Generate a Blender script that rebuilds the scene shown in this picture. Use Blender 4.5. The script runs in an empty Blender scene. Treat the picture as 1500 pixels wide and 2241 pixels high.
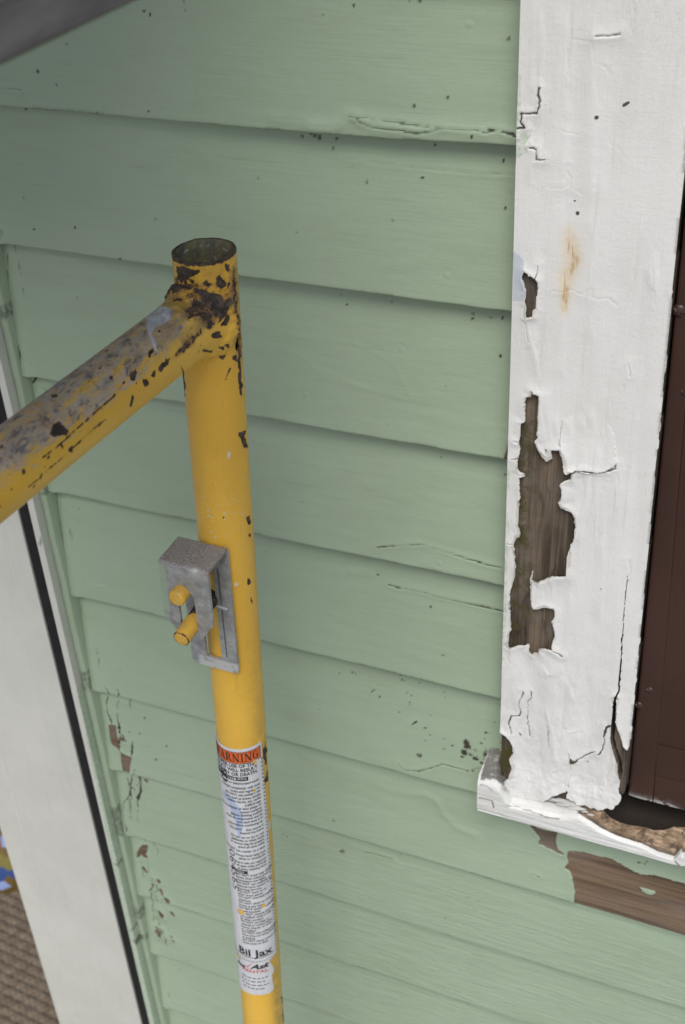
import bpy, math, random
import numpy as np
from mathutils import Matrix, Vector

random.seed(7)
rng = np.random.default_rng(11)
scene = bpy.context.scene
COL = scene.collection
CZ = 1.85                       # camera height above the porch floor

# ------------------------------------------------------------------ camera
R = np.array([[0.92069351, 0.18270983, -0.34487762],
              [0.3868792, -0.54376049, 0.74474762],
              [-0.05145812, -0.81911028, -0.57132339]])   # columns: image right, image down, forward
F = 2775.672                    # focal length in photograph pixels
cam_d = bpy.data.cameras.new('camera')
cam = bpy.data.objects.new('camera', cam_d)
COL.objects.link(cam)
cam.matrix_world = Matrix(((R[0, 0], -R[0, 1], -R[0, 2], 0), (R[1, 0], -R[1, 1], -R[1, 2], 0),
                           (R[2, 0], -R[2, 1], -R[2, 2], CZ), (0, 0, 0, 1)))
cam_d.sensor_fit = 'VERTICAL'
cam_d.sensor_height = 23.6
cam_d.lens = F * 23.6 / 2241
cam_d.clip_start = 0.01
cam_d.clip_end = 500
cam_d.dof.use_dof = True
cam_d.dof.focus_distance = 0.95
cam_d.dof.aperture_fstop = 6.8
scene.camera = cam

# ------------------------------------------------------------------ light
SUN_AZ, SUN_EL = math.radians(14), math.radians(55)    # azimuth to the right of the wall's outward normal
world = bpy.data.worlds.new('World')
scene.world = world
world.use_nodes = True
wn = world.node_tree
bg = wn.nodes['Background']
sky = wn.nodes.new('ShaderNodeTexSky')
sky.sky_type = 'NISHITA'
sky.sun_disc = False
sky.sun_elevation = SUN_EL
sky.sun_rotation = math.pi - SUN_AZ
sky.dust_density = 2.2
sky.air_density = 1.0
sky.ozone_density = 1.0
wn.links.new(sky.outputs['Color'], bg.inputs['Color'])
bg.inputs['Strength'].default_value = 0.074
sun_d = bpy.data.lights.new('sun', 'SUN')
sun_d.energy = 1.4
sun_d.angle = math.radians(28)
sun_d.color = (1.0, 0.97, 0.925)
sun = bpy.data.objects.new('sun', sun_d)
COL.objects.link(sun)
ldir = Vector((math.sin(SUN_AZ) * math.cos(SUN_EL), -math.cos(SUN_AZ) * math.cos(SUN_EL), math.sin(SUN_EL)))
sun.rotation_euler = ldir.to_track_quat('Z', 'Y').to_euler()
sun.location = (2, -4, 5)
vs = scene.view_settings
vs.view_transform = 'Standard'
vs.look = 'None'
vs.exposure = 0.88
vs.gamma = 1.0
vs.use_curve_mapping = False

# ------------------------------------------------------------------ measuring helpers (camera-relative metres)
C0 = np.array([750.0, 1120.5])


def ray(p):
    return R @ np.array([p[0] - C0[0], p[1] - C0[1], F])


def wl(p, y):                   # photograph point seen on the plane y
    d = ray(p)
    return d * y / d[1]


def XZ(pts, y):
    return [(q[0], q[2]) for q in (wl(p, y) for p in pts)]


def CR(ox, oy, s, pts):
    return [(ox + a / s, oy + b / s) for a, b in pts]


def toimg(P):                   # where points of a surface lie in the photograph, to place real marks on it
    c = P @ R
    return C0[0] + F * c[:, 0] / c[:, 2], C0[1] + F * c[:, 1] / c[:, 2]


def inpoly(x, y, poly):
    inside = np.zeros(x.shape, bool)
    n = len(poly)
    for i in range(n):
        x1, y1 = poly[i]
        x2, y2 = poly[(i + 1) % n]
        if y1 == y2:
            continue
        cnd = ((y1 > y) != (y2 > y)) & (x < (x2 - x1) * (y - y1) / (y2 - y1) + x1)
        inside ^= cnd
    return inside


def dpoly(x, y, pts, closed=False):
    d = np.full(x.shape, 1e9)
    pts = list(pts)
    if closed:
        pts = pts + pts[:1]
    for (ax, ay), (bx, by) in zip(pts[:-1], pts[1:]):
        vx, vy = bx - ax, by - ay
        L = vx * vx + vy * vy + 1e-18
        t = np.clip(((x - ax) * vx + (y - ay) * vy) / L, 0, 1)
        d = np.minimum(d, np.hypot(x - ax - t * vx, y - ay - t * vy))
    return d


def sstep(a, b, x):
    t = np.clip((x - a) / (b - a), 0, 1)
    return t * t * (3 - 2 * t)


def _h(i, j, s):
    n = (i * 374761393 + j * 668265263 + s * 2147483647 * 3 + s * 144665) & 0xffffffff
    n = ((n ^ (n >> 13)) * 1274126177) & 0xffffffff
    n = n ^ (n >> 16)
    return (n & 0xffff) / 65535.0


def vn(x, y, s=0):
    i = np.floor(x).astype(np.int64)
    j = np.floor(y).astype(np.int64)
    u = x - i
    v = y - j
    u = u * u * (3 - 2 * u)
    v = v * v * (3 - 2 * v)
    return (_h(i, j, s) * (1 - u) + _h(i + 1, j, s) * u) * (1 - v) + (_h(i, j + 1, s) * (1 - u) + _h(i + 1, j + 1, s) * u) * v


def fbm(x, y, s=0, o=4):
    r = 0
    a = 0.5
    for k in range(o):
        r = r + a * vn(x * 2 ** k, y * 2 ** k, s + k * 17)
        a *= 0.5
    return r / (1 - 0.5 ** o) - 0.5


# ------------------------------------------------------------------ object helpers
ORG = {}


def root(name, label, cat, loc, group=None):
    o = bpy.data.objects.new(name, None)
    COL.objects.link(o)
    o.location = (loc[0], loc[1], loc[2] + CZ)
    o.empty_display_size = 0.05
    o['label'] = label
    o['category'] = cat
    o['kind'] = 'thing'
    if group:
        o['group'] = group
    ORG[o.name] = np.array(loc, float)
    return o


def link(name, me, m, parent, org):
    o = bpy.data.objects.new(name, me)
    COL.objects.link(o)
    if m is not None:
        me.materials.append(m)
    if parent is not None:
        o.parent = parent
    else:
        o.location = (org[0], org[1], org[2] + CZ)
    ORG[o.name] = org
    return o


def mesh(name, V, Fq, m, parent=None, org=None, attrs=None, smooth=True, angle=35):
    V = np.asarray(V, float)
    if parent is not None:
        org = ORG[parent.name]
    elif org is None:
        org = np.zeros(3)
    me = bpy.data.meshes.new(name)
    if isinstance(Fq, np.ndarray):
        k = Fq.shape[1]
        me.vertices.add(len(V))
        me.vertices.foreach_set('co', (V - org).astype(np.float32).ravel())
        me.loops.add(Fq.size)
        me.loops.foreach_set('vertex_index', Fq.astype(np.int32).ravel())
        me.polygons.add(len(Fq))
        me.polygons.foreach_set('loop_start', np.arange(0, Fq.size, k, dtype=np.int32))
        me.update(calc_edges=True)
        me.validate()
    else:
        me.from_pydata([tuple(v) for v in (V - org)], [], Fq)
        me.update()
    if attrs:
        for a, val in attrs.items():
            at = me.attributes.new(a, 'FLOAT', 'POINT')
            at.data.foreach_set('value', np.asarray(val, np.float32))
    if smooth:
        me.shade_smooth()
        if angle:
            me.set_sharp_from_angle(angle=math.radians(angle))
    return link(name, me, m, parent, org)


def grid_faces(nu, nv, base=0, flip=False):
    i = np.arange(nu - 1)[:, None]
    j = np.arange(nv - 1)[None, :]
    a = (i * nv + j + base).ravel()
    q = np.stack([a, a + nv, a + nv + 1, a + 1], 1)
    return q[:, ::-1] if flip else q


def sheet(U, Vv, mask, fn, th, smooth_it=3, back=True):
    """A skin with real thickness and cut-out holes. fn(u, v) -> front points, normals."""
    nu, nv = len(U), len(Vv)
    UU, VV = np.meshgrid(U, Vv, indexing='ij')
    UU = UU.copy()
    VV = VV.copy()
    pad = np.zeros((nu + 1, nv + 1), bool)
    pad[1:-1, 1:-1] = mask
    # boundary edges
    ed = []
    idx = np.arange(nu * nv).reshape(nu, nv)
    dv = pad[1:, 1:-1] != pad[:-1, 1:-1]      # edges along v at each u node line
    a = idx[:, :-1][dv]
    b = idx[:, 1:][dv]
    du = pad[1:-1, 1:] != pad[1:-1, :-1]
    a2 = idx[:-1, :][du]
    b2 = idx[1:, :][du]
    A = np.concatenate([a, a2])
    B = np.concatenate([b, b2])
    uu = UU.ravel()
    vv = VV.ravel()
    for _ in range(smooth_it):
        su = np.zeros(nu * nv)
        sv = np.zeros(nu * nv)
        n = np.zeros(nu * nv)
        for p, q in ((A, B), (B, A)):
            np.add.at(su, p, uu[q])
            np.add.at(sv, p, vv[q])
            np.add.at(n, p, 1)
        k = n > 0
        edge = (np.arange(nu * nv) // nv == 0) | (np.arange(nu * nv) // nv == nu - 1) | (np.arange(nu * nv) % nv == 0) | (np.arange(nu * nv) % nv == nv - 1)
        k &= ~edge
        uu[k] = 0.45 * uu[k] + 0.55 * su[k] / n[k]
        vv[k] = 0.45 * vv[k] + 0.55 * sv[k] / n[k]
    P, N = fn(uu, vv)
    ci, cj = np.nonzero(mask)
    a = ci * nv + cj
    Q = np.stack([a, a + nv, a + nv + 1, a + 1], 1)
    faces = [Q]
    V = P
    M = nu * nv
    if back:
        V = np.concatenate([P, P - N * th])
        if back != 'walls':
            faces.append(Q[:, ::-1] + M)
        faces.append(np.stack([A, B, B + M, A + M], 1))
    Fq = np.concatenate(faces)
    used = np.zeros(len(V), bool)
    used[Fq.ravel()] = True
    remap = np.cumsum(used) - 1
    src = np.concatenate([np.arange(M)] * (2 if back else 1))[used]
    return V[used], remap[Fq], src, uu, vv


def box(c0, c1, bev=0.0):
    x0, y0, z0 = c0
    x1, y1, z1 = c1
    return hexa([(x0, y0, z0), (x1, y0, z0), (x1, y1, z0), (x0, y1, z0), (x0, y0, z1), (x1, y0, z1), (x1, y1, z1), (x0, y1, z1)], bev)


def hexa(v, bev=0.0):
    import bmesh
    bm = bmesh.new()
    vs_ = [bm.verts.new(p) for p in v]
    for f in ((0, 3, 2, 1), (4, 5, 6, 7), (0, 1, 5, 4), (1, 2, 6, 5), (2, 3, 7, 6), (3, 0, 4, 7)):
        bm.faces.new([vs_[i] for i in f])
    if bev > 0:
        bmesh.ops.bevel(bm, geom=list(bm.edges), offset=bev, segments=2, affect='EDGES', profile=0.6)
    bm.verts.index_update()
    V = [tuple(p.co) for p in bm.verts]
    Fs = [[q.index for q in f.verts] for f in bm.faces]
    bm.free()
    return V, Fs


def rod(p0, p1, r, n=28, bev=0.0012, caps=True):
    p0 = np.array(p0, float)
    p1 = np.array(p1, float)
    d = p1 - p0
    L = np.linalg.norm(d)
    d /= L
    a = np.cross(d, [0, 0, 1.0])
    if np.linalg.norm(a) < 1e-3:
        a = np.array([1.0, 0, 0])
    a /= np.linalg.norm(a)
    b = np.cross(d, a)
    prof = [(0, 0), (0, r * 0.5), (0, r - bev), (bev * 0.3, r - bev * 0.3), (bev, r)] + [(bev + (L - 2 * bev) * k / 24, r) for k in range(1, 24)] + [(L - bev, r), (L - bev * 0.3, r - bev * 0.3), (L, r - bev), (L, 0)]
    V = []
    for (t, rr) in prof:
        for k in range(n):
            an = 2 * math.pi * k / n
            V.append(p0 + d * t + (a * math.cos(an) + b * math.sin(an)) * max(rr, 1e-5))
    Fs = []
    for i in range(len(prof) - 1):
        for k in range(n):
            Fs.append([i * n + k, i * n + (k + 1) % n, (i + 1) * n + (k + 1) % n, (i + 1) * n + k])
    return V, Fs


# ------------------------------------------------------------------ materials
class MT:
    def __init__(s, name):
        s.m = bpy.data.materials.new(name)
        s.m.use_nodes = True
        s.t = s.m.node_tree
        s.n = s.t.nodes
        s.b = s.n['Principled BSDF']
        s.co = s.n.new('ShaderNodeNewGeometry').outputs['Position']

    def L(s, a, b):
        s.t.links.new(a, b)

    def _in(s, sock, v):
        if hasattr(v, 'is_linked') or hasattr(v, 'links'):
            s.L(v, sock)
        else:
            sock.default_value = v

    def map(s, scale=(1, 1, 1), rot=(0, 0, 0), loc=(0, 0, 0)):
        m = s.n.new('ShaderNodeMapping')
        s.L(s.co, m.inputs['Vector'])
        m.inputs['Scale'].default_value = scale
        m.inputs['Rotation'].default_value = rot
        m.inputs['Location'].default_value = loc
        return m.outputs[0]

    def noise(s, scale, detail=4, rough=0.55, vec=None, dist=0.0):
        n = s.n.new('ShaderNodeTexNoise')
        s.L(vec if vec is not None else s.co, n.inputs['Vector'])
        n.inputs['Scale'].default_value = scale
        n.inputs['Detail'].default_value = detail
        n.inputs['Roughness'].default_value = rough
        n.inputs['Distortion'].default_value = dist
        return n.outputs['Fac']

    def voro(s, scale, vec=None):
        n = s.n.new('ShaderNodeTexVoronoi')
        s.L(vec if vec is not None else s.co, n.inputs['Vector'])
        n.inputs['Scale'].default_value = scale
        return n.outputs['Distance'], n.outputs['Color']

    def ramp(s, v, a, b, x0=0.0, x1=1.0):
        n = s.n.new('ShaderNodeMapRange')
        n.interpolation_type = 'SMOOTHSTEP'
        s._in(n.inputs['Value'], v)
        for i, q in zip(('From Min', 'From Max', 'To Min', 'To Max'), (a, b, x0, x1)):
            s._in(n.inputs[i], q)
        return n.outputs[0]

    def math(s, op, a, b=0.0, clamp=False):
        n = s.n.new('ShaderNodeMath')
        n.operation = op
        n.use_clamp = clamp
        s._in(n.inputs[0], a)
        s._in(n.inputs[1], b)
        return n.outputs[0]

    def mix(s, f, a, b):
        n = s.n.new('ShaderNodeMix')
        n.data_type = 'RGBA'
        s._in(n.inputs[0], f)
        for k, v in ((6, a), (7, b)):
            if isinstance(v, tuple):
                n.inputs[k].default_value = (*v[:3], 1)
            else:
                s.L(v, n.inputs[k])
        return n.outputs[2]

    def attr(s, name):
        n = s.n.new('ShaderNodeAttribute')
        n.attribute_name = name
        return n.outputs['Fac']

    def xyz(s, vec=None):
        n = s.n.new('ShaderNodeSeparateXYZ')
        s.L(vec if vec is not None else s.co, n.inputs[0])
        return n.outputs

    def bump(s, h, dist, strength=1.0, prev=None):
        n = s.n.new('ShaderNodeBump')
        s.L(h, n.inputs['Height'])
        n.inputs['Distance'].default_value = dist
        n.inputs['Strength'].default_value = strength
        if prev is not None:
            s.L(prev, n.inputs['Normal'])
        return n.outputs[0]

    def out(s, col=None, rough=None, normal=None, metal=None, spec=None):
        b = s.b.inputs
        for nm, v in (('Base Color', col), ('Roughness', rough), ('Normal', normal), ('Metallic', metal), ('Specular IOR Level', spec)):
            if v is None:
                continue
            if isinstance(v, tuple):
                b[nm].default_value = (*v, 1)
            else:
                s._in(b[nm], v)
        return s.m


def wood_colour(t, axis='z', lo=(0.045, 0.034, 0.025), hi=(0.20, 0.155, 0.115)):
    sc = (260, 260, 7) if axis == 'z' else (7, 260, 260)
    v = t.map(sc)
    g = t.noise(1.0, 5, 0.65, v, 0.3)
    sc2 = (45, 45, 3) if axis == 'z' else (3, 45, 45)
    g2 = t.noise(1.0, 3, 0.5, t.map(sc2))
    f = t.math('ADD', t.math('MULTIPLY', g, 0.6), t.math('MULTIPLY', g2, 0.55))
    return t.mix(t.ramp(f, 0.44, 0.74), lo, hi), g


# green siding: paint, exposed timber where it has flaked, cracks and dirt
def make_green():
    t = MT('green_siding_paint')
    big = t.noise(3.0, 4, 0.6)
    base = t.mix(t.ramp(big, 0.35, 0.7), (0.318, 0.402, 0.284), (0.345, 0.430, 0.310))
    mott = t.noise(34.0, 4, 0.6, t.map((0.5, 1, 1)))
    base = t.mix(t.ramp(mott, 0.52, 0.8, 0, 0.25), base, (0.265, 0.345, 0.245))
    strk = t.noise(1.0, 4, 0.6, t.map((14, 40, 420)))
    base = t.mix(t.ramp(strk, 0.57, 0.8, 0, 0.24), base, (0.17, 0.21, 0.12))
    gr0 = t.noise(1.0, 5, 0.7, t.map((5, 20, 16)))
    base = t.mix(t.ramp(gr0, 0.5, 0.75, 0, 0.22), base, (0.22, 0.27, 0.15))
    wc, g = wood_colour(t, 'x', (0.066, 0.043, 0.025), (0.215, 0.145, 0.090))
    wb = t.noise(1.0, 3, 0.5, t.map((5, 1, 26)))
    wc = t.mix(t.ramp(wb, 0.45, 0.62, 0, 0.65), wc, (0.20, 0.155, 0.125))
    edge = t.noise(420, 3)
    w = t.ramp(t.math('ADD', t.attr('wood'), t.math('MULTIPLY', t.math('SUBTRACT', edge, 0.5), 0.35)), 0.42, 0.58)
    col = t.mix(w, base, wc)
    # specks of grit and insect spots
    vd, vc = t.voro(62)
    sep = t.n.new('ShaderNodeSeparateColor')
    t.L(vc, sep.inputs[0])
    rsz = t.ramp(sep.outputs[0], 0.72, 1.0, 0.0, 0.085)
    sp = t.math('LESS_THAN', vd, rsz)
    col = t.mix(t.math('MULTIPLY', sp, 0.4), col, (0.10, 0.085, 0.045))
    d = t.math('MULTIPLY', t.attr('dirt'), t.ramp(t.noise(150, 5, 0.7), 0.34, 0.56), True)
    col = t.mix(d, col, (0.045, 0.04, 0.025))
    c = t.attr('crack')
    col = t.mix(t.ramp(c, 0.25, 0.8), col, (0.035, 0.032, 0.02))
    brush = t.noise(1.0, 5, 0.6, t.map((9, 60, 900)))
    lump = t.noise(95, 4, 0.6)
    grain = t.noise(1.0, 5, 0.7, t.map((22, 60, 300)), 0.8)
    rl = t.attr('rough')
    n1 = t.bump(brush, 0.0003, 0.55)
    n2 = t.bump(lump, 0.0005, 0.45, n1)
    gh = t.math('MULTIPLY', grain, t.math('ADD', t.math('MULTIPLY', rl, 0.6), t.math('MULTIPLY', w, 0.6)))
    n3 = t.bump(gh, 0.0022, 0.7, n2)
    rough = t.mix(w, (0.42, 0.42, 0.42), (0.85, 0.85, 0.85))
    return t.out(col, rough, n3, spec=0.45)


def make_white(name='old_white_paint', k=(1, 1, 1)):
    t = MT(name)
    v = t.noise(14, 5, 0.65)
    col = t.mix(t.ramp(v, 0.35, 0.7), tuple(a * b for a, b in zip((0.685, 0.68, 0.655), k)), tuple(a * b for a, b in zip((0.735, 0.73, 0.705), k)))
    gr = t.noise(1.0, 5, 0.7, t.map((160, 40, 8)))
    col = t.mix(t.ramp(gr, 0.56, 0.80, 0, 0.38), col, (0.42, 0.41, 0.37))
    fl = t.noise(60, 5, 0.7)
    col = t.mix(t.ramp(fl, 0.62, 0.78, 0, 0.3), col, (0.50, 0.47, 0.40))
    rust = t.attr('rust')
    rn = t.noise(1.0, 4, 0.6, t.map((300, 100, 50)))
    rr = t.math('MULTIPLY', rust, t.ramp(rn, 0.3, 0.62))
    rw = t.math('MULTIPLY', rust, t.math('ADD', t.math('MULTIPLY', t.noise(170, 4, 0.6), 0.9), 0.15))
    col = t.mix(t.math('MULTIPLY', rw, 0.75, True), col, (0.64, 0.47, 0.20))
    col = t.mix(t.ramp(rr, 0.62, 1.1, 0, 0.6), col, (0.40, 0.20, 0.045))
    gn = t.math('MULTIPLY', t.attr('green'), t.ramp(t.noise(260, 4, 0.7), 0.38, 0.62))
    col = t.mix(t.math('MULTIPLY', gn, 0.8), col, (0.42, 0.52, 0.38))
    ed = t.math('MULTIPLY', t.attr('edge'), 0.8)
    col = t.mix(ed, col, t.mix(t.ramp(t.noise(85, 4, 0.6), 0.42, 0.55), (0.50, 0.50, 0.46), (0.60, 0.575, 0.50)))
    bl = t.attr('blue')
    col = t.mix(t.math('MULTIPLY', bl, 0.8), col, (0.46, 0.50, 0.56))
    vd, vc = t.voro(46)
    sep = t.n.new('ShaderNodeSeparateColor')
    t.L(vc, sep.inputs[0])
    sp = t.math('LESS_THAN', vd, t.ramp(sep.outputs[0], 0.8, 1.0, 0.0, 0.06))
    col = t.mix(t.math('MULTIPLY', sp, 0.6), col, (0.12, 0.11, 0.10))
    d = t.math('MULTIPLY', t.attr('dirt'), t.ramp(t.noise(230, 5, 0.7), 0.28, 0.52), True)
    col = t.mix(d, col, (0.075, 0.068, 0.058))
    c = t.attr('crack')
    col = t.mix(t.ramp(c, 0.15, 0.9), col, (0.055, 0.05, 0.045))
    vs1 = t.noise(1.0, 5, 0.7, t.map((330, 60, 10)))
    fc = t.noise(1.0, 4, 0.7, t.map((75, 60, 22)), 1.5)
    fcr = t.math('ABSOLUTE', t.math('SUBTRACT', fc, 0.5))
    col = t.mix(t.math('MULTIPLY', t.ramp(fcr, 0.006, 0.0, 0, 0.55), t.ramp(t.noise(9, 2), 0.5, 0.62)), col, (0.30, 0.28, 0.24))
    ho = t.noise(1.0, 5, 0.65, t.map((30, 100, 950)))
    cr = t.noise(210, 5, 0.7)
    gt = t.noise(900, 3, 0.6)
    n1 = t.bump(cr, 0.0007, 0.5)
    n2 = t.bump(ho, 0.0003, 0.4, n1)
    n3 = t.bump(vs1, 0.0006, 0.55, t.bump(gt, 0.0002, 0.5, n2))
    return t.out(col, 0.48, n3, spec=0.45)


def make_bare(name='weathered_bare_wood', lo=(0.04, 0.03, 0.022), hi=(0.19, 0.145, 0.105)):
    t = MT(name)
    wc, g = wood_colour(t, 'z', lo, hi)
    grey = t.noise(24, 4, 0.6)
    wc = t.mix(t.ramp(grey, 0.45, 0.68, 0, 0.6), wc, (0.15, 0.13, 0.11))
    stn = t.noise(1.0, 5, 0.7, t.map((90, 60, 20)))
    wc = t.mix(t.ramp(stn, 0.52, 0.66, 0, 0.7), wc, (0.032, 0.024, 0.018))
    ck = t.noise(1.0, 3, 0.6, t.map((420, 60, 5)))
    wc = t.mix(t.ramp(ck, 0.66, 0.74, 0, 0.55), wc, (0.015, 0.012, 0.009))
    moss = t.math('MULTIPLY', t.attr('moss'), t.ramp(t.noise(70, 5, 0.7), 0.42, 0.62))
    wc = t.mix(moss, wc, (0.065, 0.058, 0.02))
    n = t.bump(g, 0.0009, 0.9)
    return t.out(wc, 0.85, n, spec=0.25)


def make_sill():
    t = MT('rotten_sill_paint_and_wood')
    v = t.noise(14, 5, 0.65)
    col = t.mix(t.ramp(v, 0.35, 0.7), (0.65, 0.65, 0.62), (0.73, 0.73, 0.71))
    gr = t.noise(1.0, 5, 0.7, t.map((10, 40, 200)))
    col = t.mix(t.ramp(gr, 0.58, 0.8, 0, 0.28), col, (0.45, 0.43, 0.37))
    wg = t.noise(1.0, 5, 0.7, t.map((24, 160, 300)), 0.5)
    dk = t.noise(120, 5, 0.7)
    wood = t.mix(t.ramp(wg, 0.35, 0.68), (0.17, 0.115, 0.07), (0.45, 0.33, 0.22))
    wood = t.mix(t.ramp(dk, 0.5, 0.64, 0, 0.8), wood, (0.06, 0.042, 0.03))
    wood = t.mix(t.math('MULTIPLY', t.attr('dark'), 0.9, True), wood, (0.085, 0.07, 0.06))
    wood = t.mix(t.ramp(t.attr('dark'), 1.2, 1.7, 0, 0.9), wood, (0.022, 0.016, 0.011))  # near-black puts the cavity's shade into the wood colour
    e = t.noise(380, 3)
    w = t.ramp(t.math('ADD', t.attr('wood'), t.math('MULTIPLY', t.math('SUBTRACT', e, 0.5), 0.5)), 0.4, 0.6)
    col = t.mix(w, col, wood)
    d = t.math('MULTIPLY', t.attr('dirt'), t.ramp(t.noise(200, 5, 0.7), 0.22, 0.5), True)
    col = t.mix(d, col, (0.11, 0.10, 0.085))
    col = t.mix(t.ramp(t.attr('crack'), 0.2, 0.9), col, (0.10, 0.075, 0.05))
    n1 = t.bump(t.noise(1.0, 5, 0.7, t.map((18, 120, 240))), 0.0012, 0.5)
    n2 = t.bump(dk, 0.0012, 0.35, n1)
    return t.out(col, t.mix(w, (0.45,) * 3, (0.9,) * 3), n2, spec=0.4)


def make_yellow():
    t = MT('worn_yellow_enamel')
    v = t.noise(10, 4, 0.6)
    col = t.mix(t.ramp(v, 0.35, 0.7), (0.76, 0.435, 0.048), (0.82, 0.49, 0.066))
    # thin abrasion along the tube
    an = t.attr('scuff')
    along = t.attr('along')
    around = t.attr('around')
    cb = t.n.new('ShaderNodeCombineXYZ')
    t.L(t.math('MULTIPLY', along, 60.0), cb.inputs[0])
    t.L(t.math('MULTIPLY', around, 270.0), cb.inputs[1])
    sn = t.noise(1.0, 6, 0.72, cb.outputs[0], 0.9)
    cb2 = t.n.new('ShaderNodeCombineXYZ')
    t.L(t.math('MULTIPLY', along, 85.0), cb2.inputs[0])
    t.L(t.math('MULTIPLY', around, 170.0), cb2.inputs[1])
    sn2 = t.noise(1.0, 6, 0.75, cb2.outputs[0], 1.2)
    f1 = t.math('ADD', t.math('MULTIPLY', an, 0.42), t.math('MULTIPLY', t.math('SUBTRACT', sn, 0.5), 1.15))
    pale = t.ramp(f1, 0.24, 0.46)
    col = t.mix(t.math('MULTIPLY', pale, 0.68), col, (0.37, 0.38, 0.42))
    orn = t.ramp(t.math('MULTIPLY', an, t.noise(48, 5, 0.7)), 0.46, 0.66, 0, 0.45)
    col = t.mix(orn, col, (0.50, 0.21, 0.02))
    f2 = t.math('ADD', t.math('MULTIPLY', an, 0.36), t.math('MULTIPLY', t.math('SUBTRACT', sn2, 0.5), 1.3))
    steel = t.ramp(f2, 0.34, 0.52)
    stc = t.mix(t.ramp(t.noise(160, 4), 0.4, 0.65), (0.075, 0.075, 0.095), (0.24, 0.24, 0.26))
    col = t.mix(t.math('MULTIPLY', steel, 0.85), col, stc)
    cb3 = t.n.new('ShaderNodeCombineXYZ')
    t.L(t.math('MULTIPLY', along, 16.0), cb3.inputs[0])
    t.L(t.math('MULTIPLY', around, 520.0), cb3.inputs[1])
    sc3 = t.noise(1.0, 5, 0.75, cb3.outputs[0], 0.6)
    col = t.mix(t.ramp(sc3, 0.63, 0.70, 0, 0.35), col, (0.40, 0.29, 0.11))
    cb4 = t.n.new('ShaderNodeCombineXYZ')
    t.L(t.math('MULTIPLY', along, 34.0), cb4.inputs[0])
    t.L(t.math('MULTIPLY', around, 60.0), cb4.inputs[1])
    sc4 = t.noise(1.0, 6, 0.78, cb4.outputs[0], 0.5)
    col = t.mix(t.ramp(sc4, 0.55, 0.74, 0, 0.3), col, (0.42, 0.26, 0.05))
    col = t.mix(t.ramp(t.noise(420, 4, 0.75), 0.66, 0.72, 0, 0.7), col, (0.16, 0.10, 0.045))
    # white paint specks and drips
    vd, vc = t.voro(330)
    sep = t.n.new('ShaderNodeSeparateColor')
    t.L(vc, sep.inputs[0])
    fleck = t.math('MULTIPLY', t.attr('fleck'), t.math('LESS_THAN', vd, t.ramp(sep.outputs[0], 0.55, 1.0, 0.0, 0.3)))
    col = t.mix(fleck, col, (0.62, 0.60, 0.55))
    col = t.mix(t.math('MULTIPLY', t.attr('white'), 1.25, True), col, (0.66, 0.67, 0.71))
    # grime, with shade painted on the rear of the studs
    g = t.math('MULTIPLY', t.attr('grime_shade'), t.ramp(t.noise(75, 5, 0.7), 0.3, 0.62))
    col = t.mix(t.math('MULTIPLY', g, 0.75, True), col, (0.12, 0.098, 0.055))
    # chips to rusty steel, also the painted shade on the stud tails
    rn = t.noise(330, 4, 0.7)
    rn2 = t.noise(90, 4, 0.7)
    ru = t.attr('rust')
    rt = t.math('ADD', ru, t.math('MULTIPLY', t.math('SUBTRACT', rn, 0.5), 0.95))
    rt = t.math('ADD', rt, t.math('MULTIPLY', t.math('SUBTRACT', rn2, 0.5), 0.95))
    rt = t.math('MULTIPLY', rt, t.ramp(ru, 0.0, 0.12))
    r = t.ramp(rt, 0.42, 0.56)
    halo = t.ramp(rt, 0.24, 0.5, 0, 0.55)
    col = t.mix(halo, col, (0.33, 0.115, 0.018))
    rc = t.mix(t.ramp(t.noise(190, 4, 0.7), 0.4, 0.7), (0.030, 0.021, 0.015), (0.12, 0.088, 0.06))
    col = t.mix(r, col, rc)
    rough = t.mix(t.math('MAXIMUM', r, t.math('MULTIPLY', pale, 0.5)), (0.36,) * 3, (0.8,) * 3)
    n0 = t.bump(t.noise(55, 3), 0.0004, 0.3)
    n1 = t.bump(t.math('MULTIPLY', r, -1.0), 0.0005, 0.7, n0)
    n2 = t.bump(rn, 0.0003, 0.35, n1)
    return t.out(col, rough, n2, spec=0.45)


def make_inside():
    t = MT('dirty_tube_inside')
    v = t.noise(60, 5, 0.7)
    col = t.mix(t.ramp(v, 0.35, 0.65), (0.10, 0.10, 0.075), (0.22, 0.19, 0.085))
    sp = t.noise(300, 4, 0.7)
    col = t.mix(t.ramp(sp, 0.58, 0.68), col, (0.45, 0.46, 0.48))
    return t.out(col, 0.7, t.bump(v, 0.001, 0.6))


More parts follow.
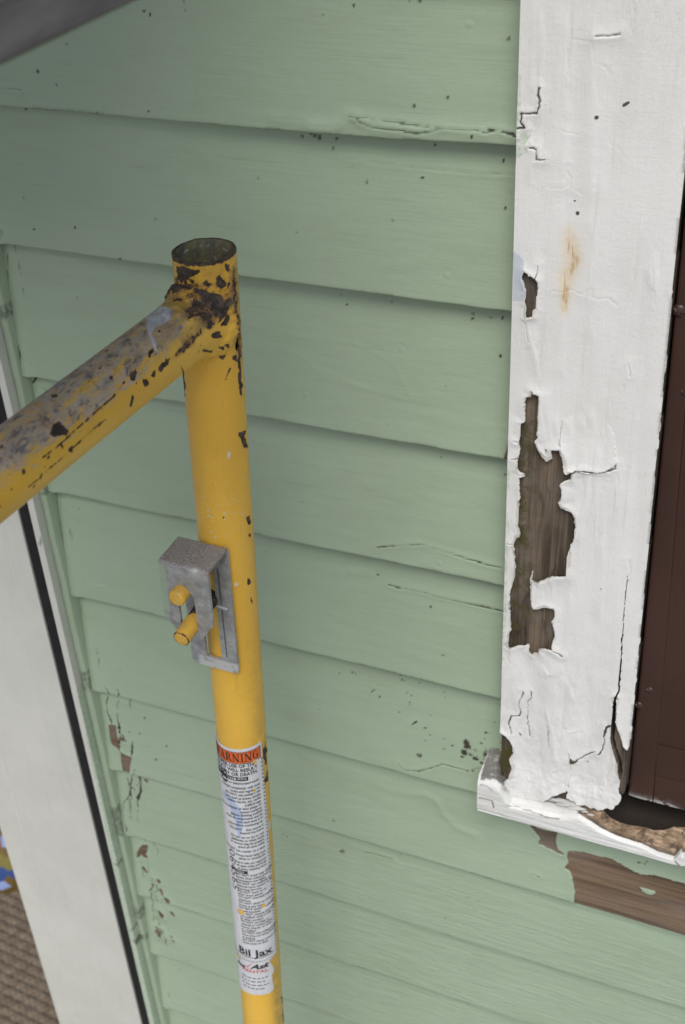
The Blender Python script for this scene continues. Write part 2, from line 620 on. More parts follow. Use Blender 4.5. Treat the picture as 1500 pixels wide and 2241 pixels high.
def make_galv():
    t = MT('dirty_galvanised_steel')
    v = t.noise(110, 5, 0.7)
    col = t.mix(t.ramp(v, 0.32, 0.68), (0.28, 0.285, 0.272), (0.46, 0.465, 0.45))
    st = t.noise(24, 4, 0.6)
    col = t.mix(t.ramp(st, 0.52, 0.72, 0, 0.4), col, (0.17, 0.155, 0.11))
    top = t.attr('top')
    gs = t.noise(1300, 4, 0.7)
    gc = t.mix(t.ramp(gs, 0.4, 0.62), (0.13, 0.098, 0.082), (0.40, 0.375, 0.36))
    col = t.mix(t.math('MULTIPLY', top, 0.9), col, gc)
    wh = t.math('MULTIPLY', t.attr('white'), t.ramp(t.noise(190, 4), 0.3, 0.5))
    col = t.mix(wh, col, (0.60, 0.60, 0.58))
    col = t.mix(t.math('MULTIPLY', t.attr('green'), 0.9), col, (0.40, 0.50, 0.36))
    fl = t.noise(800, 2)
    col = t.mix(t.ramp(fl, 0.68, 0.76, 0, 0.7), col, (0.6, 0.6, 0.58))
    dk = t.attr('dark')
    col = t.mix(dk, col, (0.035, 0.032, 0.03))
    n = t.bump(gs, 0.0004, 0.6)
    return t.out(col, 0.5, n, metal=t.math('SUBTRACT', 0.35, t.math('MULTIPLY', top, 0.35)), spec=0.5)


def make_brown():
    t = MT('dark_brown_sash_paint')
    v = t.noise(8, 4, 0.6)
    col = t.mix(t.ramp(v, 0.35, 0.7), (0.042, 0.0205, 0.0145), (0.053, 0.026, 0.019))
    vd, vc = t.voro(110)
    sep = t.n.new('ShaderNodeSeparateColor')
    t.L(vc, sep.inputs[0])
    sp = t.math('LESS_THAN', vd, t.ramp(sep.outputs[0], 0.93, 1.0, 0.0, 0.11))
    col = t.mix(sp, col, (0.42, 0.40, 0.38))
    sc = t.noise(1.0, 3, 0.5, t.map((50, 10, 3)))
    col = t.mix(t.ramp(sc, 0.66, 0.8, 0, 0.3), col, (0.11, 0.05, 0.04))
    col = t.mix(t.math('MULTIPLY', t.attr('worn'), t.ramp(t.noise(170, 4, 0.7), 0.4, 0.5)), col, (0.42, 0.41, 0.39))
    n = t.bump(t.noise(1.0, 4, 0.6, t.map((250, 60, 12))), 0.0004, 0.5)
    return t.out(col, 0.45, n, spec=0.3)


def make_plain(name, c0, c1, scale, rough, bump=0.0, metal=0.0, spec=0.4, vec=None):
    t = MT(name)
    v = t.noise(scale, 5, 0.65, t.map(vec) if vec else None)
    col = t.mix(t.ramp(v, 0.35, 0.68), c0, c1)
    return t.out(col, rough, t.bump(v, bump, 0.6) if bump else None, metal=metal, spec=spec)


M_GREEN = make_green()
M_WHITE = make_white()
M_CREAM = make_white('off_white_casing_paint', (0.86, 0.86, 0.80))
M_BARE = make_bare()
M_SILL = make_sill()
M_YEL = make_yellow()
M_INS = make_inside()
M_GALV = make_galv()
M_BROWN = make_brown()
M_SHEATH = make_plain('dark_sheathing_boards', (0.03, 0.022, 0.016), (0.075, 0.055, 0.04), 40, 0.9, 0.001, vec=(1, 1, 8))
M_RUBBER = make_plain('black_rubber', (0.010, 0.010, 0.011), (0.016, 0.016, 0.017), 80, 0.55, 0.0002, spec=0.3)
M_ZINC = make_plain('dark_screw_paint', (0.035, 0.018, 0.014), (0.07, 0.04, 0.035), 300, 0.35, 0.0003)
M_PLANK = make_plain('grey_weathered_metal', (0.12, 0.115, 0.105), (0.20, 0.19, 0.175), 30, 0.6, 0.0006, vec=(3, 0.5, 3))
M_INK = make_plain('black_ink', (0.018, 0.018, 0.02), (0.03, 0.03, 0.034), 300, 0.6)
M_GREYINK = make_plain('faded_ink', (0.035, 0.037, 0.045), (0.07, 0.072, 0.085), 300, 0.6)
M_ORANGE = make_plain('orange_ink', (0.66, 0.115, 0.022), (0.72, 0.15, 0.03), 200, 0.5)
M_REDINK = make_plain('red_ink', (0.55, 0.07, 0.06), (0.62, 0.13, 0.11), 300, 0.6)
M_SHADE_ROOF = make_plain('shade_roof_tan', (0.27, 0.22, 0.11), (0.33, 0.27, 0.14), 20, 0.6)  # colour of the added roof, tan to bounce warm light
M_FLOOR = make_plain('grey_painted_porch_boards', (0.20, 0.19, 0.175), (0.27, 0.26, 0.24), 22, 0.7, 0.001)
M_GROUND = make_plain('bare_ground', (0.16, 0.14, 0.11), (0.24, 0.22, 0.18), 2.5, 0.95, 0.01)


def make_paper():
    t = MT('label_paper')
    v = t.noise(90, 4, 0.6)
    col = t.mix(t.ramp(v, 0.35, 0.7), (0.60, 0.605, 0.61), (0.68, 0.685, 0.69))
    col = t.mix(t.math('MULTIPLY', t.attr('blue'), 0.7), col, (0.30, 0.42, 0.66))
    g = t.ramp(t.noise(140, 5, 0.7), 0.6, 0.74, 0, 0.5)
    col = t.mix(g, col, (0.42, 0.36, 0.27))
    return t.out(col, 0.5, spec=0.4)


M_PAPER = make_paper()

# ------------------------------------------------------------------ ground and porch floor
gv, gf = box((-40, -40, -CZ - 0.9), (40, 40, -CZ - 0.72))
o = mesh('ground', gv, gf, M_GROUND, org=np.array((0, 0, -CZ - 0.9)), smooth=False)
o['kind'] = 'structure'
fv, ff = box((-3.2, -2.6, -CZ - 0.15), (2.6, 3.0, -CZ))
o = mesh('porch_floor', fv, ff, M_FLOOR, org=np.array((0, 0, -CZ)), smooth=False)
o['kind'] = 'structure'

# ------------------------------------------------------------------ unseen roof, added to shade the wall's upper left
roof = root('added_shade_roof', 'unseen tan roof added above the white door casing to shade the wall', 'roof', (-1.3, 0.0, 0.55))
v_, f_ = box((-2.9, 0.14, 0.34), (-0.30, 0.846, 0.385), 0.004)
mesh('shade_panel', v_, f_, M_SHADE_ROOF, roof)
v_, f_ = box((-2.9, 0.10, 0.31), (-0.28, 0.138, 0.46), 0.004)
mesh('shade_panel_edge', v_, f_, M_SHEATH, roof)

# ------------------------------------------------------------------ house wall with clapboards
YW = 0.85
wall = root('house_wall', 'pale green clapboard wall with cracked and flaking paint between the white boards', 'wall', (-0.3, YW, -CZ))
sv, sf = box((-0.715, 0.874, -CZ), (0.42, 0.90, 0.75))
# the sheathing stops at the window opening
for c0, c1 in (((-0.715, 0.874, -CZ), (0.42, 0.90, -1.03)), ((-0.715, 0.874, -1.03), (-0.17, 0.90, 0.75))):
    v_, f_ = box(c0, c1)
    mesh('sheathing', v_, f_, M_SHEATH, wall, smooth=False)

edges_z = [0.70, 0.57, 0.44, 0.31, 0.18, 0.05, -0.08, -0.195] + [-e * YW for e in (0.3625, 0.5095, 0.6672, 0.8222, 0.9805, 1.1410, 1.2880, 1.4262, 1.5620, 1.705, 1.85, 1.995)] + [-CZ - 0.0]

CRK = []      # (points in wall plane, half width, strength)


def crk(pts, w=0.0007, s=1.0):
    CRK.append((XZ(pts, YW + 0.004), w, s))


C2 = lambda p: CR(600, 0, 2.5, p)
C5 = lambda p: CR(560, 600, 2.586, p)
C4 = lambda p: CR(580, 1450, 2.833, p)
CL = lambda p: CR(0, 1450, 2.833, p)
CU = lambda p: CR(0, 480, 2.42, p)
CM = lambda p: CR(0, 750, 2.988, p)
C6 = lambda p: CR(1000, 1400, 3.0, p)
crk(C2([(0, 635), (100, 645), (170, 652), (200, 675), (290, 685), (370, 680)]), 0.0006, 0.6)
crk(C2([(415, 628), (450, 632), (480, 660), (540, 685), (620, 697), (700, 705), (800, 720), (870, 710), (930, 692)]), 0.0008, 0.8)
crk(C2([(470, 632), (560, 645), (700, 665), (820, 682), (930, 690), (1080, 705), (1200, 700), (1320, 720)]), 0.0007, 0.8)
crk(C2([(1150, 715), (1240, 705), (1330, 735)]), 0.0008, 0.8)
crk(C2([(350, 880), (560, 910), (700, 930), (830, 940), (950, 952), (1150, 965), (1340, 975)]), 0.0005, 0.75)
crk(C5([(690, 1538), (800, 1530), (940, 1525), (1050, 1558), (1180, 1600), (1290, 1630), (1400, 1655)]), 0.0007, 0.85)
crk(C5([(735, 1780), (800, 1798), (910, 1815), (1000, 1843), (1150, 1875), (1290, 1905), (1405, 1932)]), 0.0008, 0.95)
crk(C5([(520, 1700), (640, 1722)]), 0.0004, 0.5)
crk(C4([(820, 605), (870, 650), (960, 660), (1030, 645), (1100, 625), (1200, 650), (1260, 665), (1330, 650)]), 0.0009, 0.8)
crk(C4([(600, 1192), (680, 1212), (780, 1240)]), 0.0009, 1.0)
crk(C4([(838, 1190), (832, 1222)]), 0.0007, 1.0)
crk(C4([(1370, 1343), (1420, 1352), (1480, 1370)]), 0.0012, 1.0)
crk(C4([(650, 205), (668, 192)]), 0.0009, 1.0)
crk(C4([(905, 398), (935, 378)]), 0.0009, 1.0)
crk(C6([(180, 1575), (300, 1600), (420, 1640)]), 0.0012, 1.0)
crk(C6([(1180, 1480), (1230, 1495), (1245, 1475)]), 0.0008, 0.9)
crk(C6([(510, 1535), (550, 1555)]), 0.0012, 0.9)
crk(CL([(640, 190), (660, 200), (650, 260), (660, 320), (690, 385)]), 0.0012, 0.9)
crk(CL([(820, 490), (822, 570)]), 0.0013, 1.0)
crk(CL([(645, 628), (700, 645), (750, 668), (815, 677)]), 0.0010, 0.8)
crk(CL([(840, 690), (860, 760), (865, 810), (850, 850)]), 0.0022, 1.0)
crk(CL([(870, 695), (950, 735)]), 0.0013, 0.8)
crk(CL([(805, 720), (800, 830), (770, 870), (760, 940), (800, 1010), (795, 1040)]), 0.0010, 0.8)
crk(CL([(910, 1085), (890, 1130)]), 0.0012, 0.9)
crk(CL([(815, 1190), (812, 1260), (830, 1340), (820, 1420)]), 0.0009, 0.75)
crk(CL([(875, 1450), (888, 1560), (895, 1640)]), 0.0008, 0.6)
crk(CL([(980, 1840), (985, 2000), (992, 2150)]), 0.0007, 0.5)
crk(CU([(20, 200), (28, 330), (30, 400), (48, 500), (60, 600), (75, 640), (105, 670), (118, 720), (120, 760)]), 0.0010, 0.95)
crk(CU([(112, 815), (178, 830), (165, 870), (152, 885)]), 0.0011, 0.95)
crk(CM([(375, 985), (385, 1150), (405, 1300), (415, 1390), (440, 1500), (450, 1640)]), 0.0008, 0.75)
crk(CM([(450, 1640), (510, 1660), (515, 1850), (530, 2000), (560, 2150)]), 0.0006, 0.6)
crk(CM([(620, 1590), (690, 1605)]), 0.0006, 0.7)
crk([(0, 188), (50, 195), (62, 215), (82, 234), (130, 238)], 0.0009, 0.6)
crk([(15, 1080), (100, 1078), (110, 1078)], 0.0008, 0.7)

WOOD = [XZ(q, YW + 0.004) for q in (
    C6([(735, 1400), (800, 1405), (900, 1430), (1000, 1450), (1080, 1490), (1150, 1530), (1200, 1550), (1300, 1560), (1400, 1590), (1500, 1620), (1900, 1740), (1900, 2120), (1500, 1975), (1400, 1945), (1200, 1885), (1000, 1825), (770, 1760), (780, 1650), (760, 1560), (745, 1520), (705, 1500), (735, 1470), (720, 1430)]),
    C6([(465, 1235), (560, 1270), (655, 1290), (640, 1340), (660, 1390), (700, 1412), (690, 1422), (600, 1382), (530, 1350), (545, 1325)]),
    CL([(670, 390), (715, 400), (720, 440), (750, 520), (740, 535), (700, 500), (685, 450)]),
    CL([(755, 550), (790, 570), (820, 580), (815, 670), (780, 675), (765, 630)]),
    CL([(870, 1150), (905, 1150), (905, 1190), (850, 1215), (845, 1190)]),
    C5([(1425, 985), (1445, 930), (1450, 1075), (1395, 1060), (1412, 1035)]))]
for k in range(18):
    zc = rng.uniform(-1.42, -1.04)
    xc = -0.7185 + 0.015 + 0.030 * rng.random() ** 1.6
    n_ = 8
    rx, rz = rng.uniform(0.0015, 0.005), rng.uniform(0.003, 0.011)
    WOOD.append([(xc + rx * rng.uniform(0.4, 1.2) * math.cos(6.283 * a / n_) - 0.3 * rz * math.sin(6.283 * a / n_), zc + rz * rng.uniform(0.5, 1.2) * math.sin(6.283 * a / n_)) for a in range(n_)])
for k in range(16):
    zc = rng.uniform(-1.45, -0.95)
    xc = -0.7185 + 0.014 + 0.022 * rng.random()
    pts = [(xc, zc)]
    for a in range(5):
        pts.append((pts[-1][0] + rng.uniform(-0.004, 0.004), pts[-1][1] - rng.uniform(0.003, 0.011)))
    CRK.append((pts, 0.0008, 0.9))
ISLE = XZ(C6([(1190, 1625), (1240, 1640), (1310, 1662), (1300, 1672), (1280, 1682), (1240, 1672), (1215, 1655)]), YW + 0.004)

SPOT = []


def spot(x, y, r, s=1.0, e=1.0):
    q = wl((x, y), YW + 0.004)
    SPOT.append((q[0], q[2], r * 0.00043, s, e))


for a in C4([(958, 570)]):
    spot(*a, 6)
for a in C4([(1245, 505), (1255, 530), (1235, 560)]):
    spot(*a, 8)
for a in C4([(1225, 585), (1275, 575), (1300, 595), (1315, 600)]):
    spot(*a, 4)
for a in C4([(1110, 540), (700, 232), (1380, 215), (820, 108), (850, 145), (835, 140), (995, 487), (1020, 458), (990, 417), (885, 268), (890, 282), (825, 325), (1020, 350), (1105, 480), (1415, 393), (130, 1095), (110, 1080), (970, 725), (1260, 665), (445, 95), (525, 90), (545, 98), (1090, 215), (1100, 245), (870, 215), (895, 230), (940, 165), (395, 962), (432, 972), (1120, 1575), (1320, 1490), (1160, 520)]):
    spot(*a, 2.2, 0.8)
for a in C4([(468, 1188), (476, 1186)]):
    spot(*a, 5)
for a in C5([(497, 196), (722, 135), (752, 180), (982, 980), (1032, 1062), (1292, 1018), (1400, 1160), (675, 1728), (982, 1898), (1075, 640), (1375, 480), (1062, 2155), (1315, 270), (1380, 235), (1380, 272), (1210, 250), (1210, 278)]):
    spot(*a, 2.4, 0.9)
for a in C2([(418, 42), (780, 12), (1272, 220), (1090, 738), (863, 812), (1240, 897), (1255, 1150), (495, 1008), (800, 988), (320, 780), (300, 830), (575, 770), (770, 575), (952, 530), (130, 765)]):
    spot(*a, 2.6, 0.85)
for a in CR(0, 0, 2.5, [(360, 245), (775, 68), (808, 88), (212, 388), (315, 462), (112, 608), (42, 585), (545, 610), (825, 600), (128, 1085), (195, 1250), (670, 1410), (418, 1245), (720, 1440)]):
    spot(*a, 2.6, 0.85)
for a in CL([(795, 290), (715, 300), (860, 450), (970, 600), (1028, 525), (885, 362), (795, 440), (760, 475), (640, 195), (530, 32), (835, 1590), (1100, 1925)]):
    spot(*a, 3, 0.8)
for k in range(46):           # grime gathered round the sill horn
    a, r = rng.uniform(0, 6.28), rng.uniform(0, 1)
    spot(1062 + 42 * r * math.cos(a), 1655 + 48 * r * math.sin(a), rng.uniform(1.2, 4), 0.7)
for p in C2([(180, 745), (200, 760), (225, 768)]):
    spot(*p, 4, 0.6)

RAISE = [(XZ(C4([(700, 800), (740, 815), (850, 845), (980, 860), (1050, 895), (1085, 965), (1160, 1040), (1300, 1090)]), YW), 0.0045, 0.0008),
         (XZ(C5([(60, 400), (230, 480), (330, 560), (460, 600), (560, 650), (780, 700), (845, 740), (870, 720), (800, 590), (770, 530), (640, 470), (540, 420)]), YW), 0.0022, 0.00022),
         (XZ(C2([(200, 690), (300, 700), (430, 640), (540, 690), (800, 730), (930, 720), (1300, 770)]), YW), 0.006, 0.0011)]
NAILS = XZ(C5([(1080, 15), (1035, 1638), (805, 455), (745, 842), (280, 692)]) + C2([(1045, 148), (430, 655)]) + C4([(640, 1075), (780, 760), (1200, 1640)]) + CL([(700, 90)]), YW)


def clapboard(i):
    zl, zu = edges_z[i], edges_z[i - 1]
    inview = zu < -0.1 and zl > -1.66
    low = zl < -1.0
    x0, x1 = -0.7185, (0.36 if low else -0.20)
    if -1.13 < zl < -0.94:
        x1 = 0.36
    step = 0.00145 if inview else 0.012
    zt = zu + 0.022
    nx = int((min(x1, 0.02) - x0) / step)
    U = np.linspace(x0, min(x1, 0.02), nx)
    if x1 > 0.02:
        U = np.concatenate([U, np.linspace(0.02, x1, 60)[1:]])
    nz = max(6, int((zt - zl) / step))
    T = np.concatenate([[0, 0.0001, 0.0008, 0.0018], np.linspace(0.0032, zt - zl, nz)])
    XX, TT = np.meshgrid(U, T, indexing='ij')
    x = XX.ravel()
    tt = TT.ravel()
    sag = 0.0022 * fbm(x * 5 + i * 3.1, x * 0 + i, 5 + i, 3) + 0.0009 * fbm(x * 60, x * 0 + i, 9 + i, 3)
    if i == 8:
        sag += 0.003 * sstep(-0.35, -0.24, x)
    z = zl + tt + sag * (1 - sstep(0.0, 0.03, tt))
    y = YW + 0.0130 * tt / 0.13
    rnd = np.array([0.0, 0.0012, 0.0004, 0.0])
    jj = np.tile(np.arange(len(T)), len(U))
    y = np.where(jj == 0, YW + 0.0115, y)
    y = np.where(jj == 1, YW + 0.0013, y)
    y = np.where(jj == 2, YW + 0.0004, y)
    n = len(x)
    crack = np.zeros(n)
    wood = np.zeros(n)
    dirt = np.zeros(n)
    rough = np.full(n, 0.12) + 1.1 * sstep(-1.05, -1.2, z) * sstep(-0.62, -0.35, x) + 0.5 * sstep(-0.9, -1.1, z)
    hgt = 0.0011 * fbm(x * 9, z * 26, 31 + i, 4) + 0.0004 * fbm(x * 30, z * 130, 71, 3)
    if inview:
        for pts, w, s in CRK:
            xs = [p[0] for p in pts]
            zs = [p[1] for p in pts]
            if max(zs) < zl - 0.01 or min(zs) > zt + 0.01:
                continue
            k = np.nonzero((x > min(xs) - .01) & (x < max(xs) + .01) & (z > min(zs) - .01) & (z < max(zs) + .01))[0]
            if not len(k):
                continue
            jit = 0.0011 * fbm(x[k] * 260, z[k] * 260, 3, 3)
            d = np.abs(dpoly(x[k], z[k], pts) + jit)
            ww = np.maximum(w * 0.8, 0.0006) * (0.5 + 1.0 * vn(x[k] * 110, z[k] * 110, 7))
            crack[k] = np.maximum(crack[k], s * (0.45 + 0.6 * vn(x[k] * 50, z[k] * 50, 8)) * (1 - sstep(ww * 0.6, ww * 1.8, d)) * min(1, w / 0.00075))
            hgt[k] += 0.0006 * np.exp(-(d / 0.004) ** 2)
        for P in WOOD:
            xs = [p[0] for p in P]
            zs = [p[1] for p in P]
            k = np.nonzero((x > min(xs) - .01) & (x < max(xs) + .01) & (z > min(zs) - .01) & (z < max(zs) + .01))[0]
            if not len(k):
                continue
            xx = x[k] + 0.0016 * fbm(x[k] * 190, z[k] * 190, 41, 3)
            zz = z[k] + 0.0016 * fbm(x[k] * 190, z[k] * 190, 47, 3)
            d = dpoly(xx, zz, P, True)
            sd = np.where(inpoly(xx, zz, P), d, -d)
            wv = sstep(-0.0009, 0.0009, sd)
            isl = inpoly(xx, zz, ISLE)
            wv = np.where(isl, 0, wv)
            wood[k] = np.maximum(wood[k], wv)
            hgt[k] += np.where(sd < 0, 0.0011 * np.exp(sd / 0.004), 0)
        for sx, sz, r, s, e in SPOT:
            k = np.nonzero((np.abs(x - sx) < r * 3) & (np.abs(z - sz) < r * 3))[0]
            if len(k):
                d = np.hypot(x[k] - sx, z[k] - sz) * (1 + 0.8 * fbm(x[k] * 500, z[k] * 500, 8, 2))
                dirt[k] = np.maximum(dirt[k], s * 1.6 * (1 - sstep(r * 0.7, r * 1.3, d)))
        for pts, w, h in RAISE:
            k = np.nonzero((z > min(p[1] for p in pts) - .02) & (z < max(p[1] for p in pts) + .02))[0]
            if len(k):
                d = dpoly(x[k] + 0.004 * fbm(x[k] * 50, z[k] * 50, 311, 3), z[k] + 0.004 * fbm(x[k] * 50, z[k] * 50, 312, 3), pts)
                hgt[k] += h * np.exp(-(d / w) ** 2) * (0.4 + 0.9 * vn(x[k] * 40, z[k] * 40, 313))
        for sx, sz in NAILS:
            d = np.hypot(x - sx, z - sz)
            hgt += 0.00025 * np.exp(-(d / 0.003) ** 4) - 0.0003 * np.exp(-((d - 0.0036) / 0.0009) ** 2)
        # caulk bead and grime along the left ends
        dl = x - (-0.7185)
        k = dl < 0.035
        e = fbm(z * 40, x * 0, 91, 3) * 0.008
        hgt += 0.0022 * np.exp(-((dl - 0.006) / 0.006) ** 2)
        dirt = np.maximum(dirt, 0.5 * (1 - sstep(0.0, 0.002, np.abs(dl - 0.013 - e))) * (fbm(z * 25, x * 90, 15, 3) > 0.1))
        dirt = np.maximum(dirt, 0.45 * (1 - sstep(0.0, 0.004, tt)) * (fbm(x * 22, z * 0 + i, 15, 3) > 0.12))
    hgt = hgt - 0.0013 * crack - 0.0013 * wood
    y = y - np.where(jj == 0, 0, hgt)
    Fq = grid_faces(len(U), len(T))
    if x1 > 0 and zt > -0.957:
        fx, fz_ = x[Fq].max(1), z[Fq].max(1)
        Fq = Fq[~((fx > -0.20) & (fz_ > -0.951))]
    mesh('clapboard', np.stack([x, y, z], 1), Fq, M_GREEN, wall, attrs={'crack': crack, 'wood': wood, 'dirt': dirt, 'rough': rough}, angle=50)


for i in range(1, len(edges_z)):
    clapboard(i)

# green corner bead between the siding and the door casing
nb = 700
zb_ = np.linspace(-CZ, 0.72, nb)
prof = [(-0.7275, 0.868), (-0.7275, 0.8465), (-0.7262, 0.8452), (-0.7200, 0.8452), (-0.7187, 0.8465), (-0.7187, 0.868)]
V = []
for (px, py) in prof:
    w = 0.0012 * fbm(zb_ * 8, zb_ * 0 + px * 900, 4, 3) + 0.0006 * fbm(zb_ * 90, zb_ * 0, 14, 2)
    V.append(np.stack([px + w, py + w * 0.7, zb_], 1))
V = np.concatenate(V)
zz = np.tile(zb_, len(prof))
dd = (fbm(zz * 30, zz * 0, 55, 3) > 0.2) * 0.6
mesh('corner_bead', V, grid_faces(len(prof), nb, flip=True), M_GREEN, wall, attrs={'crack': zz * 0, 'wood': zz * 0, 'dirt': dd, 'rough': zz * 0 + 0.2}, angle=60)

# ------------------------------------------------------------------ door casing at the left
case = root('door_casing', 'white door casing with a black rubber strip beside the left end of the green wall', 'door casing', (-0.82, 0.85, -CZ))
YC = 0.835
XR = -0.7275


def casing_face(x0, x1, yf, name, green):
    U = np.arange(x0, x1 + 1e-6, 0.0016)
    Vz = np.arange(-CZ, 0.1, 0.004)
    XX, ZZ = np.meshgrid(U, Vz, indexing='ij')
    x, z = XX.ravel(), ZZ.ravel()
    h = 0.0006 * fbm(x * 20, z * 3, 61, 3) + 0.00025 * fbm(x * 120, z * 10, 63, 3)
    h = h - 0.0008 * np.exp(-((x + 0.868) / 0.0012) ** 2)
    y = yf - h
    g = np.zeros(len(x))
    if green:
        bz = np.interp(-z, [0, 0.69, 0.90, 1.1, 1.25, 1.6, 2], [-0.7258, -0.7258, -0.7262, -0.731, -0.7345, -0.7385, -0.7385])
        g = sstep(-0.0006, 0.0006, x - bz + 0.0016 * fbm(z * 45, x * 0, 66, 3)) * 3
    dirt = 0.8 * (fbm(x * 70, z * 70, 81, 3) > 0.31) * sstep(-0.737, -0.728, x) + 0 * x
    nu, nv = XX.shape
    # back so that it is a solid board
    Vs = np.concatenate([np.stack([x, y, z], 1), np.stack([x, x * 0 + 0.872, z], 1)])
    n = nu * nv
    idx = np.arange(n).reshape(nu, nv)
    fr = grid_faces(nu, nv)
    bk = grid_faces(nu, nv, n, True)
    e1 = np.stack([idx[0, 1:], idx[0, 1:] + n, idx[0, :-1] + n, idx[0, :-1]], 1)[:, ::-1]
    e2 = np.stack([idx[-1, :-1], idx[-1, :-1] + n, idx[-1, 1:] + n, idx[-1, 1:]], 1)[:, ::-1]
    a = {k: np.tile(np.zeros(n), 2) for k in ('rust', 'blue', 'crack', 'edge')}
    a['green'] = np.tile(g, 2)
    a['dirt'] = np.tile(dirt, 2)
    # flush board: the band right of the strip and the wide board are separate boards
    return mesh(name, Vs, np.concatenate([fr, bk, e1[:, ::-1], e2[:, ::-1]]), M_CREAM, case, attrs=a, angle=40)


casing_face(-0.750 - 0.156, -0.7502, YC, 'casing_board', False)
casing_face(-0.7358, XR - 0.0002, YC, 'edge_board', True)
v_, f_ = box((-0.7500, YC + 0.0015, -CZ), (-0.7360, 0.871, 0.1), 0.001)
mesh('rubber_strip', v_, f_, M_RUBBER, case)
v_, f_ = box((-0.905, 0.874, -CZ), (-0.72, 0.98, 0.1), 0.001)
mesh('jamb', v_, f_, M_CREAM, case)

# ------------------------------------------------------------------ window: trim board, sill, brown sash
win = root('window', 'old window with peeling white trim, rotten white sill and dark brown sash', 'window', (-0.15, 0.85, -1.0))
YT = 0.83
T3 = lambda p: CR(1000, 0, 2.988, p)
T5 = lambda p: CR(1050, 750, 3.202, p)
T7 = lambda p: CR(1020, 1580, 3.125, p)
left_px = [(1105, 1719), (1092, 1689), (1093, 1644), (1094, 1598)]
bottom_px = [(1105, 1724), (1126, 1732), (1154, 1743), (1193, 1746), (1212, 1737), (1241, 1730), (1244, 1724), (1244, 1743), (1263, 1754), (1286, 1762), (1318, 1766), (1343, 1762), (1356, 1754), (1359, 1740), (1354, 1730), (1361, 1689), (1356, 1673), (1350, 1644), (1342, 1631), (1341, 1600)]
strip_px = [(1343, 1580), (1350, 1586), (1358, 1607), (1366, 1632), (1373, 1641), (1377, 1634)]
HOLES = [
    T3([(440, 1768), (490, 1795), (530, 1830), (537, 1880), (522, 1950), (520, 2010), (505, 2020), (500, 2060), (455, 2068), (458, 2000), (450, 1975), (460, 1900), (432, 1820)]),
    T5([(365, 335), (380, 355), (418, 365), (418, 400), (412, 480), (412, 600), (410, 660), (390, 690), (410, 740), (440, 790), (470, 825), (515, 805), (505, 770), (505, 745), (560, 745), (578, 790), (590, 850), (605, 900), (650, 905), (640, 950), (600, 960), (568, 980), (580, 1030), (575, 1080), (555, 1110), (575, 1150), (640, 1180), (665, 1220), (672, 1290), (665, 1360), (640, 1420), (620, 1480), (610, 1560), (605, 1630), (560, 1640), (510, 1630), (450, 1660), (400, 1675), (367, 1660), (380, 1600), (372, 1590), (360, 1640), (360, 1780), (365, 1840), (380, 1865), (450, 1850), (525, 1860), (525, 1910), (512, 1950), (525, 2000), (530, 2050), (512, 2100), (510, 2145), (440, 2135), (415, 2145), (415, 2170), (385, 2165), (365, 2180), (350, 2160), (350, 2108), (270, 2120), (215, 2130), (205, 2090), (210, 2030), (225, 2000), (222, 1950), (218, 1850), (215, 1750), (230, 1700), (250, 1640), (255, 1560), (250, 1480), (245, 1410), (262, 1360), (290, 1350), (285, 1300), (275, 1280), (280, 1200), (282, 1110), (290, 1080), (282, 1000), (285, 940), (325, 930), (320, 905), (290, 905), (270, 880), (275, 800), (290, 740), (277, 700), (290, 650), (292, 560), (325, 550), (322, 500), (330, 380), (365, 370)]),
    T5([(462, 733), (478, 740), (480, 762), (468, 758)]),
    T7([(225, 50), (290, 90), (320, 150), (330, 200), (300, 240), (320, 300), (310, 350), (270, 390), (265, 440), (215, 440), (215, 200)]),
    T7([(708, 235), (735, 262), (765, 268), (740, 288), (712, 292)]),
    T7([(365, 62), (378, 78), (382, 96), (372, 92)]),
]
# paint bridging right of the long split has gone near the bottom
HOLES.append(C6([(1028, 520), (1040, 380), (1048, 372), (1050, 545), (1075, 620), (1095, 690), (1125, 725), (1128, 880), (1075, 900), (1050, 740), (1020, 660)]))
TH = [XZ(h, YT) for h in HOLES]
SPLIT = XZ(T5([(1035, 1640), (1030, 1700), (1018, 1800), (1008, 1930), (1000, 2050), (990, 2241)]) + C6([(1075, 150), (1065, 340), (1038, 375), (1028, 500), (1020, 660), (1045, 750), (1065, 800), (1075, 900)]), YT)
TC = []


def tcr(pts, w=0.0006, s=0.9):
    TC.append((XZ(pts, YT), w, s))


tcr(T3([(545, 575), (540, 650), (530, 745), (490, 735), (430, 740), (440, 790), (455, 820), (390, 830), (385, 885)]), 0.0010, 1.0)
tcr(T3([(480, 968), (525, 980), (525, 1045), (590, 1055)]), 0.0008, 1.0)
tcr(T3([(905, 242), (960, 242), (1000, 232), (1060, 220)]), 0.0007, 1.0)
tcr(T3([(765, 190), (768, 245), (850, 272), (890, 275), (895, 400), (905, 435), (950, 440), (1000, 490)]), 0.0004, 0.45)
tcr(T3([(1147, 20), (1147, 140), (1143, 250)]), 0.0004, 0.5)
tcr(T3([(740, 330), (735, 510)]), 0.0004, 0.6)
tcr(T3([(705, 290), (705, 600)]), 0.0004, 0.35)
tcr(T3([(700, 850), (800, 870)]), 0.0005, 0.5)
tcr(T3([(735, 1080), (725, 1110), (747, 1165), (740, 1215)]), 0.0005, 0.55)
tcr(T3([(560, 1240), (580, 1215), (640, 1235), (740, 1220), (830, 1270), (930, 1215)]), 0.0004, 0.35)
tcr(T3([(645, 1895), (760, 1900), (820, 1930), (885, 1892), (890, 1940), (940, 1955), (990, 1950), (1050, 2010)]), 0.0004, 0.5)
tcr(T3([(1290, 1900), (1285, 1990)]), 0.0004, 0.5)
tcr(T3([(970, 850), (1000, 940), (1050, 960), (1090, 1030), (1140, 1090)]), 0.0003, 0.3)
